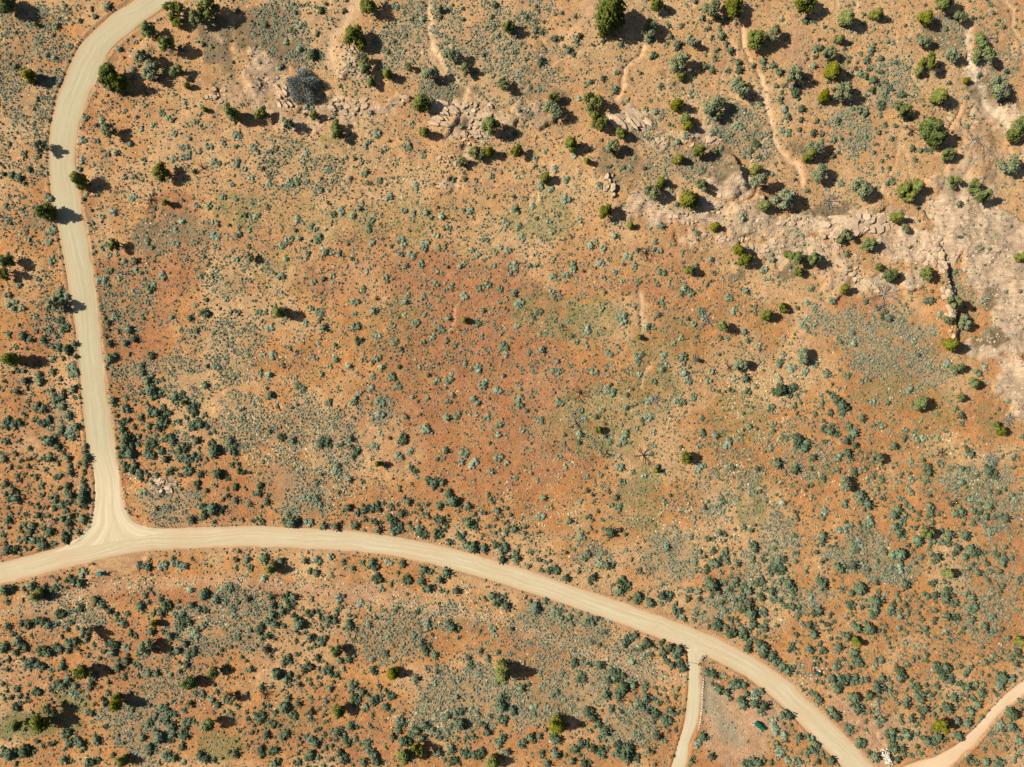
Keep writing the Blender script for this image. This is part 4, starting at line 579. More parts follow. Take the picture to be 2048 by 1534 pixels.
# ------------------------------------------------------------------ road sheets
def road(name, L, R, mat, lift, label, nu, wear):
    seg = np.hypot(*(((L + R) / 2)[1:] - ((L + R) / 2)[:-1]).T); cum = np.r_[0, np.cumsum(seg)]
    n = int(cum[-1] / .45); s = np.linspace(0, cum[-1], n)
    li = np.stack([np.interp(s, cum, L[:, k]) for k in (0, 1)], 1); ri = np.stack([np.interp(s, cum, R[:, k]) for k in (0, 1)], 1)
    u = np.linspace(0, 1, nu)
    jit = (np.stack([fbm(s, s * 0 + 3, 2.6, 301, 4), fbm(s, s * 0 + 9, 2.6, 305, 4)], 1) - .5) * wear
    wdt = np.hypot(*(li - ri).T)[:, None]
    d = (ri - li) / wdt
    li, ri = li + d * jit[:, :1], ri + d * jit[:, 1:]
    V = li[:, None, :] * (1 - u[None, :, None]) + ri[:, None, :] * u[None, :, None]
    vx, vy = V[..., 0].ravel(), V[..., 1].ravel()
    U = np.tile(u * 2 - 1, n)
    z = hfun(vx, vy) + lift + .05 * (1 - U ** 2)
    z = z + np.where(np.abs(U) > .98, -0.12, 0)
    idx = np.arange(n * nu).reshape(n, nu)
    F = np.stack([idx[:-1, :-1].ravel(), idx[:-1, 1:].ravel(), idx[1:, 1:].ravel(), idx[1:, :-1].ravel()], 1)
    # faces must look up
    a, b_, c_ = [np.array((vx[F[0, k]], vy[F[0, k]])) for k in range(3)]
    if np.cross(b_ - a, c_ - a) < 0: F = F[:, ::-1].copy()
    fd = np.zeros(n * nu)
    if name == 'gravel_road': fd = np.repeat(sstep(s[-1] - 24, s[-1] - 9, s), nu)
    me = mesh_np(name, np.stack([vx, vy, z], 1), F, mat, col=np.stack([fd] * 3, 1), smooth_=True)
    uvl = me.uv_layers.new(name='run')
    UVv = np.stack([U, np.repeat(s, nu)], 1).astype(np.float32)
    uvl.data.foreach_set('uv', UVv[F.ravel()].ravel())
    o = link(name, me)
    return tag(o, label, kind='structure')
road('gravel_road', side_L, side_R, M_side, .080, 'grey gravel road curving down the left side to the junction', 30, .5)
road('main_road', main_L, main_R, M_road, .055, 'wide pale gravel road sweeping across the lower part', 18, .45)
road('sand_track', snd_L, snd_R, M_sand, .035, 'narrow orange sand track in the lower right corner', 10, .5)
road('side_track', trk_L, trk_R, M_track, .04, 'narrow gravel side track leading down from the main road', 12, .35)

# ------------------------------------------------------------------ plant shapes
def tuft_points(n, r0, seed, flat=.85):
    """n outward points over an uneven dome of radius 1"""
    g = np.random.default_rng(seed)
    i = np.arange(n) + .5
    ph = np.arccos(1 - i / n * 1.02); th = np.pi * (1 + 5 ** .5) * i + g.normal(0, .25, n)
    d = np.stack([np.sin(ph) * np.cos(th), np.sin(ph) * np.sin(th), np.cos(ph)], 1)
    return d
def spikes(P, D, R, g, tall=1.4):
    """open three-sided leaf clumps at P pointing along D, size R"""
    n = len(P)
    A = np.cross(D, g.normal(0, 1, (n, 3))); A /= np.linalg.norm(A, axis=1)[:, None] + 1e-9
    B = np.cross(D, A)
    V = np.empty((n, 4, 3))
    for k in range(3):
        a = 2 * np.pi * k / 3 + g.normal(0, .25, n)
        V[:, k] = P + (A * np.cos(a)[:, None] + B * np.sin(a)[:, None]) * (R * g.uniform(.75, 1.25, n))[:, None]
    V[:, 3] = P + D * (R * tall * g.uniform(.7, 1.3, n))[:, None]
    F = np.array([[0, 1, 3], [1, 2, 3], [2, 0, 3]])[None] + 4 * np.arange(n)[:, None, None]
    return V.reshape(-1, 3), F.reshape(-1, 3)
def dome(c, r, g, nu=8, nv=3, hz=.8):
    V = [];
    for j in range(nv):
        a = j / nv * np.pi / 2
        for i in range(nu):
            q = r * (1 + g.normal(0, .10)); t = 2 * np.pi * (i + .5 * (j & 1)) / nu
            V.append((c[0] + q * np.cos(a) * np.cos(t), c[1] + q * np.cos(a) * np.sin(t), c[2] + q * hz * np.sin(a)))
    V.append((c[0], c[1], c[2] + r * hz))
    F = []
    for j in range(nv - 1):
        for i in range(nu):
            a, b = j * nu + i, j * nu + (i + 1) % nu
            F += [(a, b, b + nu), (a, b + nu, a + nu)]
    top = len(V) - 1
    for i in range(nu): F.append(((nv - 1) * nu + i, (nv - 1) * nu + (i + 1) % nu, top))
    return np.array(V), np.array(F)
def cat(parts):
    V, F, o = [], [], 0
    for v, f in parts:
        V.append(v); F.append(f + o); o += len(v)
    return np.concatenate(V), np.concatenate(F)
def shrub_shape(seed, lobes, per, spread, airy=0.):
    g = np.random.default_rng(seed); parts = []
    ang = g.uniform(0, np.pi); el = g.uniform(.55, 1.)
    for k in range(lobes):
        if lobes == 1: c = np.zeros(3); r = .9
        else:
            a = 2 * np.pi * k / lobes + g.normal(0, .35); q = spread * g.uniform(.65, 1.05) if k else .12
            x, y = q * np.cos(a), q * np.sin(a) * el
            c = np.array([x * np.cos(ang) - y * np.sin(ang), x * np.sin(ang) + y * np.cos(ang), 0]); r = g.uniform(.34, .52)
        parts.append(dome(c, r * .82, g, 7, 2, 1.15))
        D = tuft_points(per, 1, seed * 31 + k); D = D + g.normal(0, .22, D.shape); D[:, 2] = np.abs(D[:, 2]); D /= np.linalg.norm(D, axis=1)[:, None]
        P = c + D * np.array([1, 1, 1.2]) * (r * g.uniform(.68 - airy, .95, per))[:, None]
        parts.append(spikes(P, D, r * g.uniform(.20, .36, per) * (1 if lobes > 1 else .85), g, 1.5))
    V, F = cat(parts)
    V[:, 2] -= .06
    return V, F
BIGD = [shrub_shape(100 + i, [5, 4, 6, 3, 7, 4, 5, 1][i], [26, 30, 22, 34, 20, 28, 26, 70][i], .56) for i in range(8)]
BIGP = [shrub_shape(200 + i, [5, 4, 6, 3, 7, 4, 5, 4][i], [24, 26, 20, 30, 18, 24, 26, 28][i], .6, .12) for i in range(8)]
SMD = [shrub_shape(300 + i, [3, 1, 2, 3, 4, 1][i], [8, 20, 10, 7, 7, 18][i], .5) for i in range(6)]
SMP = [shrub_shape(400 + i, [3, 2, 4, 3, 1, 5][i], [9, 12, 8, 10, 18, 7][i], .58, .12) for i in range(6)]

def scatter_mesh(name, shapes, x, y, r, hgt, mat, tints, sink=0.02):
    """many small copies joined into one object: shapes = list of (V,F)"""
    n = len(x); pick = rng.integers(0, len(shapes), n); ang = rng.uniform(0, 2 * np.pi, n)
    z = ground_z(x, y) - sink
    Vs, Fs, Cs, off = [], [], [], 0
    for s, (V, F) in enumerate(shapes):
        m = np.where(pick == s)[0]
        if not len(m): continue
        ca, sa = np.cos(ang[m])[:, None], np.sin(ang[m])[:, None]
        rx = r[m][:, None]
        vx = (V[None, :, 0] * ca - V[None, :, 1] * sa) * rx + x[m][:, None]
        vy = (V[None, :, 0] * sa + V[None, :, 1] * ca) * rx + y[m][:, None]
        vz = V[None, :, 2] * (r[m] * hgt[m])[:, None] + z[m][:, None]
        Vs.append(np.stack([vx, vy, vz], 2).reshape(-1, 3))
        Fs.append((F[None] + len(V) * np.arange(len(m))[:, None, None]).reshape(-1, 3) + off)
        Cs.append(np.repeat(tints[m], len(V), axis=0))
        off += len(V) * len(m)
    return link(name, mesh_np(name, np.concatenate(Vs), np.concatenate(Fs), mat, col=np.concatenate(Cs)))

# ------------------------------------------------------------------ where each thing is: words for the labels
MARKS = [
 (205, 1070, 'the road junction'), (120, 90, 'the road bend in the upper left'), (1388, 1310, 'the mouth of the gravel side track'),
 (559, 623, 'the lone round juniper left of centre'), (604, 170, 'the big grey leafless tree'), (1221, 25, 'the largest juniper at the top edge'),
 (1885, 520, 'the sandstone cliff'), (1470, 345, 'the curved striped ledge'), (1780, 690, 'the oval mat of grey tufts'), (1512, 1450, 'the pair of green cabinets'),
 (1636, 1345, 'the cabinet with the orange conduit'), (205, 1144, 'the green cabinet below the junction'), (1768, 590, 'the bare grey tree beside the oval mat'),
 (1116, 1453, 'the round juniper near the bottom edge'), (1006, 1345, 'the round juniper below the main road'), (930, 640, 'the tiny yellow juniper at the centre'),
 (1374, 915, 'the yellow juniper right of centre'), (1285, 912, 'the fallen dead tree right of centre'), (222, 157, 'the two-lobed dark juniper beside the road bend'),
 (90, 422, 'the juniper left of the road'), (18, 718, 'the round juniper at the left edge'), (1884, 1454, 'the juniper above the sand track'),
 (1773, 1512, 'the pile of white rocks'), (1700, 445, 'the long row of sandstone slabs'), (960, 250, 'the broken sandstone blocks at upper centre'),
 (690, 90, 'the sandy wash in the upper left'), (880, 150, 'the forked wash at the top'), (1865, 262, 'the dense juniper at upper right'),
 (335, 970, 'the pale slabs above the main road'), (542, 1137, 'the small juniper below the main road'), (757, 928, 'the grey-topped small juniper above the main road'),
 (78, 1447, 'the green grass patch in the lower left'), (234, 1405, 'the round juniper in the lower left'), (920, 1400, 'the grey tuft mat at lower centre'),
 (1720, 1120, 'the round grey mat at lower right'), (1897, 1150, 'the juniper in the sage at lower right'), (1714, 1284, 'the small juniper amid the dense sage'),
 (1530, 1075, 'the open soil at lower right'), (1280, 620, 'the small sandy wash at centre right'), (1500, 1430, 'the bare clearing beside the side track'),
 (980, 1000, 'the bare soil at lower centre'), (700, 1000, 'the straw grass above the main road'), (330, 560, 'the shrubs right of the left road'),
 (810, 470, 'the gap above the centre'), (1150, 640, 'the green grass at centre right'), (1560, 250, 'the gully at upper right'),
 (60, 930, 'the dense sage left of the road'), (480, 1300, 'the sage below the main road at left'), (640, 1480, 'the dense sage at the bottom edge'), (1230, 1400, 'the sage left of the side track'),
]
MK = np.array([(a, b) for a, b, _ in MARKS], float)
DIRS = ['right of', 'down and right of', 'straight below', 'down and left of', 'left of', 'up and left of', 'straight above', 'up and right of']
ORD = ['nearest', 'second', 'third', 'fourth', 'fifth', 'sixth', 'seventh', 'eighth', 'ninth', 'tenth', 'eleventh', 'twelfth', 'thirteenth', 'fourteenth', 'fifteenth', 'sixteenth']
def place_words(P, skip=6.):
    """for every (px,py): 'second one up and left of the ...' - unique within P"""
    P = np.asarray(P, float); out = [None] * len(P); grp = {}
    for i, (px, py) in enumerate(P):
        d = np.hypot(MK[:, 0] - px, MK[:, 1] - py); d[d < skip] = 1e9
        k = int(np.argmin(d)); a = math.atan2(py - MK[k, 1], px - MK[k, 0]); s = int(round(a / (math.pi / 4))) % 8
        grp.setdefault((k, s), []).append((d[k], i))
    for (k, s), L in grp.items():
        L.sort()
        for r, (_, i) in enumerate(L): out[i] = (ORD[min(r, 15)], DIRS[s], MARKS[k][2])
    return out
# ------------------------------------------------------------------ junipers
def fit(adj, rest):
    while adj and len((' '.join(adj) + ' ' + rest).split()) > 16: adj = adj[1:]
    return (' '.join(adj) + ' ' + rest).strip()
def tube(p, q, r0, r1, n=5):
    p, q = np.array(p, float), np.array(q, float); d = q - p; d = d / (np.linalg.norm(d) + 1e-9)
    a = np.cross(d, (0.3, 0.2, 1) if abs(d[2]) < .9 else (1, 0, 0)); a /= np.linalg.norm(a); b = np.cross(d, a)
    V = [];
    for c, r in ((p, r0), (q, r1)):
        for i in range(n):
            t = 2 * np.pi * i / n; V.append(c + (a * np.cos(t) + b * np.sin(t)) * r)
    F = []
    for i in range(n):
        j = (i + 1) % n; F += [(i, j, n + j), (i, n + j, n + i)]
    return np.array(V), np.array(F)
def path(P, r0, r1, n=5):
    return cat([tube(P[i], P[i + 1], r0 + (r1 - r0) * i / (len(P) - 1), r0 + (r1 - r0) * (i + 1) / (len(P) - 1), n) for i in range(len(P) - 1)])
def blob(c, r, g, sz=1.):
    V = []; F = []; nu, nv = 8, 5
    V.append(c + np.array([0, 0, -r * sz]))
    for j in range(1, nv):
        a = -np.pi / 2 + np.pi * j / nv
        for i in range(nu):
            t = 2 * np.pi * (i + .5 * (j & 1)) / nu; q = r * (1 + g.normal(0, .09))
            V.append(c + np.array([q * np.cos(a) * np.cos(t), q * np.cos(a) * np.sin(t), q * sz * np.sin(a)]))
    V.append(c + np.array([0, 0, r * sz])); e = len(V) - 1
    for i in range(nu):
        F.append((0, 1 + (i + 1) % nu, 1 + i)); b = 1 + (nv - 2) * nu; F.append((e, b + i, b + (i + 1) % nu))
    for j in range(nv - 2):
        for i in range(nu):
            a, b = 1 + j * nu + i, 1 + j * nu + (i + 1) % nu; F += [(a, b, b + nu), (a, b + nu, a + nu)]
    return np.array(V), np.array(F)
def juniper_shape(kind, seed):
    g = np.random.default_rng(seed)
    nl = {'r': 7, 'b': 9, 'g': 9, 'd': 12}[kind]
    el, ang = g.uniform(.72, .98), g.uniform(0, np.pi)
    lobes = []
    for k in range(nl):
        a = 2 * np.pi * k / (nl - 1) + g.normal(0, .3)
        q = {'r': .42, 'b': .68, 'g': .70, 'd': .56}[kind] * g.uniform(.7, 1.1) if k else g.uniform(0, .15)
        x, y = q * np.cos(a), q * np.sin(a) * el
        r = {'r': .52, 'b': .36, 'g': .34, 'd': .42}[kind] * g.uniform(.8, 1.15)
        z = (1.15 if k else 1.45) + g.normal(0, .22) - .35 * q
        if kind in 'rd' and k % 2: z -= .35
        lobes.append((np.array([x * np.cos(ang) - y * np.sin(ang), x * np.sin(ang) + y * np.cos(ang), z]), r))
    crown = []
    for i, (c, r) in enumerate(lobes):
        crown.append(blob(c, r * (.80 if kind in 'rd' else .60), g, 1.05))
        n = {'r': 95, 'b': 70, 'g': 52, 'd': 85}[kind]
        D = g.normal(0, 1, (n, 3)); D /= np.linalg.norm(D, axis=1)[:, None]; D[:, 2] = np.where(D[:, 2] < -.4, -D[:, 2], D[:, 2])
        P = c + D * (r * g.uniform(.62, 1.05, n))[:, None]
        D2 = D + g.normal(0, .35, D.shape); D2[:, 2] += .25; D2 /= np.linalg.norm(D2, axis=1)[:, None]
        crown.append(spikes(P, D2, g.uniform(.055, .115, n), g, 1.7))
    tr = [path([(0, 0, -.15), (g.normal(0, .05), g.normal(0, .05), .35), (g.normal(0, .1), g.normal(0, .1), .8)], .11, .07, 6)]
    for c, r in lobes[1:]:
        m = c * .5; m[2] = .55
        tr.append(path([(0, 0, .3), m, c], .05, .015, 4))
    dead = []
    if kind == 'g':
        for k in range(22):
            c, r = lobes[g.integers(0, nl)]; d = g.normal(0, 1, 3); d[2] = abs(d[2]) + .4; d /= np.linalg.norm(d)
            e = c + d * r * g.uniform(1.0, 1.25)
            dead.append(path([c * .6 + (0, 0, .3), c + d * r * .5, e], .022, .008, 3))
            dead.append(path([c + d * r * .6, e + g.normal(0, .12, 3)], .014, .006, 3))
    return cat(crown), cat(tr), (cat(dead) if dead else None)
PROTO = {}
for k, n in (('r', 4), ('b', 5), ('g', 4), ('d', 2)):
    PROTO[k] = []
    for i in range(n):
        cr, tr, dd = juniper_shape(k, 500 + i * 7 + ord(k))
        PROTO[k].append((mesh_np('crown', *cr, CROWN[k]), mesh_np('trunk', *tr, M_bark), mesh_np('dead_branches', *dd, M_dead) if dd else None))
TREES = """8,5,20,d 57,152,15,r 348,18,19,b 352,42,12,b 415,15,24,b 392,33,18,g 293,57,19,b 333,88,17,b 213,147,20,d 236,163,17,d 220,172,12,g 285,112,15,g 298,138,19,g 351,142,12,b
373,170,8,r 464,227,18,r 409,218,6,r 216,260,16,g 321,343,18,b 158,362,17,r 72,48,5,r 80,292,14,g 735,8,18,b 705,68,20,b 722,86,14,b 725,118,14,g 730,138,14,b 742,163,11,b 776,147,12,r 816,133,8,g
862,147,15,g 903,107,18,g 932,136,14,g 1017,53,15,b 1007,168,15,g 843,204,21,b 848,264,12,r 981,251,19,b 953,305,16,g 978,302,12,r 925,325,12,g 520,228,12,b 575,246,14,g 627,231,10,b 671,250,10,b 674,266,12,b 880,18,7,r
1221,25,33,d 1312,10,14,b 1302,52,17,g 1384,82,12,g 1424,12,20,g 1469,10,21,b 1514,77,22,b 1547,68,15,g 1359,123,20,g 1363,152,10,r 1105,217,18,g 1108,193,11,b 1187,205,19,b 1199,243,17,b 1243,266,13,b 1354,209,14,r
1372,238,13,r 1376,252,11,r 1430,208,22,g 1434,232,12,g 1481,172,20,g 1143,289,15,r 1226,295,17,g 1033,303,12,b 1174,321,8,r 1090,356,12,r 1358,317,11,r 1398,303,14,b 1427,302,8,g 1322,364,11,r 1306,384,18,g 1403,370,13,g
1511,338,12,r 1516,362,17,g 1612,2,24,b 1694,34,17,r 1755,26,13,r 1852,33,16,r 1678,77,10,r 1849,81,14,g 1920,33,12,g 1890,2,20,b 1961,78,14,b 1971,104,21,b 1659,106,14,g 1668,138,19,r 1691,180,22,g 1591,147,19,g
1650,192,14,r 1906,108,15,g 1856,126,16,b 1838,143,10,r 1881,191,17,r 2003,173,21,g 1809,222,13,b 1797,208,10,g 1862,258,21,d 1874,275,18,d 1897,308,14,b 1934,160,7,r 2030,268,18,b 2046,247,16,b 2022,328,21,g 1618,312,13,r
1632,292,18,g 1640,345,17,g 1725,376,20,g 1807,378,15,r 1832,370,15,r 1820,392,13,r 1910,363,12,b 1950,372,14,b 1961,391,16,b 1380,400,21,r 90,422,18,d 229,490,12,b 13,522,15,b 8,548,13,b 331,405,9,r 110,607,17,g
18,718,20,r 501,515,9,g 559,623,16,r 929,640,8,r 1211,423,14,b 1261,452,8,r 1431,453,11,r 1530,412,13,r 1478,500,13,r 1491,520,15,b 1380,541,11,b 1446,653,13,b 1481,731,14,g 1534,630,13,b 1390,719,7,g 1278,674,6,r
1571,397,23,g 1795,435,14,r 1811,456,9,g 1692,471,11,b 1680,482,7,r 1741,488,15,b 1574,508,9,b 1592,516,16,b 1597,543,10,b 1627,518,16,b 1757,533,9,b 1783,551,16,d 1855,547,16,b 1689,578,10,r 1913,604,16,g 1896,640,10,g
1931,646,14,g 1902,689,15,r 1566,614,9,b 1607,712,15,g 1915,736,13,g 2043,515,12,r 1946,766,12,b 757,928,9,r 542,1137,12,r 366,805,6,r 1198,860,9,b 1374,915,14,b 1312,941,6,r 1841,807,15,b 1922,795,9,b 2003,862,11,b
1993,851,9,b 1753,915,12,g 1690,967,14,g 1854,1066,13,b 1897,1148,13,r 73,1191,13,r 172,1268,15,g 164,1344,16,d 287,1299,20,g 308,1247,9,r 234,1405,15,r 244,1524,13,r 427,1343,13,b 379,1368,15,d 458,1397,12,g 417,1450,15,b
78,1447,22,b 33,1450,12,b 102,1420,14,g 672,1302,13,b 786,1349,13,r 677,1422,15,b 1006,1345,19,r 811,1512,17,b 837,1500,12,b 987,1527,15,r 1116,1453,19,r 1714,1284,10,r 2040,1283,10,r 1884,1454,15,r""".split()
TR = [(float(a), float(b), float(c), k) for a, b, c, k in (s.split(',') for s in TREES)]
words = place_words([(a, b) for a, b, _, _ in TR])
KW = {'r': ('compact', 'olive juniper'), 'b': ('bushy', 'green juniper of uneven outline'), 'g': ('open', 'greyish juniper with bare branches'), 'd': ('dense', 'dark green juniper')}
MARK_TREE = {(559, 623): 'lone round olive juniper on open soil left of the centre', (1221, 25): 'largest dense green juniper, standing at the top edge', (929, 640): 'tiny yellow-green juniper on bare red soil near the centre',
 (1116, 1453): 'round olive juniper near the bottom edge, left of the gravel side track', (1006, 1345): 'round olive juniper alone below the main gravel road', (90, 422): 'dark juniper casting its shadow onto the left gravel road',
 (18, 718): 'round olive juniper at the left edge above the dense sage', (1884, 1454): 'round olive juniper just above the orange sand track', (542, 1137): 'small round juniper just below the main gravel road',
 (757, 928): 'small olive juniper with grey top above the main gravel road', (234, 1405): 'round juniper in the lower left with a clear round shadow', (1714, 1284): 'small olive juniper amid the dense sage at lower right',
 (1374, 915): 'ragged yellow-green juniper right of the centre', (213, 147): 'dark juniper closest to the inner edge of the road bend', (1897, 1148): 'olive juniper standing in dense sage at lower right'}
tree_xy = []
for i, (px, py, r, k) in enumerate(TR):
    rm = r / 10 * (1.05 if k == 'r' else 1.10)
    x, y, z = on_ground(px, py, 1.15 * rm)
    tree_xy.append((x, y, rm))
    root = bpy.data.objects.new('juniper_tree', None); COL.objects.link(root)
    root.location = (x, y, z); root.rotation_euler = (0, 0, random.uniform(0, 6.28)); hh = random.uniform(.95, 1.2)
    if k in 'gb' and r > 17: hh *= .88
    root.scale = (rm, rm * random.uniform(.82, 1.08), rm * hh)
    cr, tr_, dd = random.choice(PROTO[k])
    link('crown', cr, root); link('trunk', tr_, root)
    if dd: link('dead_branches', dd, root)
    size = 'tiny' if r < 8.5 else 'small' if r < 12.5 else 'medium' if r < 16.5 else 'large'
    o_, d_, m_ = words[i]
    lab = MARK_TREE.get((int(px), int(py)))
    if not lab:
        w = '' if o_ == 'nearest' else o_ + ' '
        kw = KW[k][1].replace(' of uneven outline', '').replace(' with bare branches', '')
        lab = fit([size, KW[k][0]], f"{kw}, {o_} {d_} {m_}")
    tag(root, lab, 'juniper', 'junipers scattered over the desert')
tree_xy = np.array(tree_xy)

# ------------------------------------------------------------------ dead trees
def branches(seed, n=9, ln=1., levels=3, flat=.5, r0=.075):
    g = np.random.default_rng(seed); parts = []
    def grow(p, d, L, r, lv):
        q = p + d * L * .5 + g.normal(0, .06, 3) * L; e = q + (d + g.normal(0, .25, 3)) * L * .5
        q[2] = max(q[2], .04); e[2] = max(e[2], .04)
        parts.append(path([p, q, e], r, r * .45, 4))
        if lv > 1:
            for s in (q, e, (q + e) / 2):
                for _ in range(1 if lv == 3 else 2):
                    dd = d + g.normal(0, .55, 3); dd[2] = dd[2] * .6 + .1; dd /= np.linalg.norm(dd); grow(s, dd, L * .5, r * .45, lv - 1)
    for k in range(n):
        a = 2 * np.pi * k / n + g.normal(0, .25); d = np.array([np.cos(a), np.sin(a), g.uniform(.1, 1) * flat + .1]); d /= np.linalg.norm(d)
        grow(np.array([0, 0, .12]), d, ln * g.uniform(.55, 1), r0, levels)
    return cat(parts)
def dead_tree(px, py, r, mat, label, seed, flat=.6, n=9, fallen=0.):
    x, y, z = on_ground(px, py, .3)
    root = bpy.data.objects.new('dead_tree', None); COL.objects.link(root); root.location = (x, y, z); root.rotation_euler = (0, 0, seed * 1.3)
    g = np.random.default_rng(seed)
    link('trunk', mesh_np('trunk', *path([(0, 0, -.1), (.05, 0, .35), (.12 + fallen, .05, .5 if not fallen else .3)], .13, .07, 6), mat), root)
    link('branches', mesh_np('branches', *branches(seed, n, r / 10, 3, flat), mat), root)
    return tag(root, label, 'dead tree', 'dead trees')
dead_tree(1768, 590, 30, M_dead, 'bare silver-grey tree with spreading twigs beside the oval grey mat', 1, .5, 14)
dead_tree(1658, 402, 18, M_dead, 'bare grey branching dead tree on a dark soil patch at upper right', 2, .9, 12)
dead_tree(1412, 634, 18, M_dead, 'bare grey dead tree with thin limbs left of the round grey mat', 3, .3, 6)
dead_tree(1291, 505, 16, M_burnt, 'blackened dead tree lying below the sandstone rubble', 4, .2, 8, .5)
dead_tree(1287, 911, 20, M_burnt, 'blackened fallen tree right of centre with limbs pointing right', 5, .15, 6, .8)
dead_tree(1160, 787, 14, M_burnt, 'thin blackened branches on green ground left of its pale twin snag', 6, .15, 5, .6)
dead_tree(1200, 783, 12, M_dead, 'small pale fallen branches right of the blackened branches near centre', 7, .15, 5)
dead_tree(1147, 826, 12, M_dead, 'small forked pale snag below the blackened branches near centre', 8, .2, 6)
dead_tree(1152, 847, 13, M_burnt, 'long dark snag under the forked pale snag near centre', 9, .12, 4, .7)
dead_tree(300, 400, 18, M_burnt, 'burnt black branches spread on red soil right of the left road', 10, .15, 7, .5)
dead_tree(405, 336, 12, M_burnt, 'small dark fallen branches in the upper left shrubs', 11, .15, 6)
dead_tree(2016, 840, 13, M_dead, 'grey bare-branched shrub tree near the right edge', 12, .9, 12)
dead_tree(1981, 918, 14, M_dead, 'pale leafless shrub tree at the right above a dark shrub clump', 13, .9, 12)
dead_tree(1884, 905, 9, M_burnt, 'small black dead shrub in green grass at right', 14, .4, 6)
dead_tree(1375, 410, 8, M_dead, 'small grey snag touching the juniper above the rubble', 15, .4, 5)
dead_tree(1945, 280, 17, M_dead, 'long grey dead limbs lying in the gully at upper right', 16, .15, 6)
dead_tree(1825, 262, 12, M_burnt, 'dark twisted dead branches left of the dense juniper at upper right', 17, .2, 7)
dead_tree(1458, 735, 10, M_burnt, 'dark snag beside the grey juniper right of centre', 18, .3, 6)
dead_tree(1213, 907, 11, M_burnt, 'thin dark fallen limb left of the blackened fallen tree', 19, .1, 3, .6)
dead_tree(1312, 800, 12, M_dead, 'grey branching snag in a pale shrub right of centre', 20, .6, 9)
dead_tree(1122, 590, 8, M_dead, 'small pale fallen branch on green ground near the centre', 21, .1, 4)
dead_tree(1985, 1470, 0.1 + 7, M_dead, 'little grey dead shrub at the lower right corner', 22, .4, 5)
dead_tree(530, 1390, 12, M_burnt, 'dark dead shrub among the sage below the main road', 23, .5, 10)
dead_tree(1980, 75, 10, M_dead, 'pale dead limb reaching up beside the juniper at top right', 24, .3, 4)
# the big grey leafless one
x, y, z = on_ground(604, 170, 1.6)
root = bpy.data.objects.new('leafless_tree', None); COL.objects.link(root); root.location = (x, y, z)
tag(root, 'big round grey leafless tree with fine twigs among sandstone blocks', 'leafless tree')
link('trunk', mesh_np('trunk', *path([(0, 0, -.2), (.1, 0, .7), (.2, .1, 1.3)], .2, .12, 6), M_dead), root)
bv, bf = branches(77, 22, 3.0, 3, 1.1, .06); link('branches', mesh_np('branches', bv, bf, M_dead), root)
g = np.random.default_rng(5); n = 8000
D = g.normal(0, 1, (n, 3)); D[:, 2] = np.abs(D[:, 2]); D /= np.linalg.norm(D, axis=1)[:, None]
q = g.uniform(.45, 1, n) ** .6
P = D * np.array([3.1, 3.2, 2.9]) * q[:, None] * (1 + .18 * np.sin(np.arctan2(D[:, 1], D[:, 0]) * 5))[:, None]
T_ = D + g.normal(0, .3, D.shape); T_ /= np.linalg.norm(T_, axis=1)[:, None]
S_ = np.cross(T_, g.normal(0, 1, (n, 3))); S_ /= np.linalg.norm(S_, axis=1)[:, None]
ln = g.uniform(.25, .6, n)[:, None]; V = np.stack([P - S_ * .045, P + S_ * .045, P + T_ * ln], 1).reshape(-1, 3)
tw = link('twigs', mesh_np('twigs', V, np.arange(3 * n).reshape(-1, 3), M_twig), root)

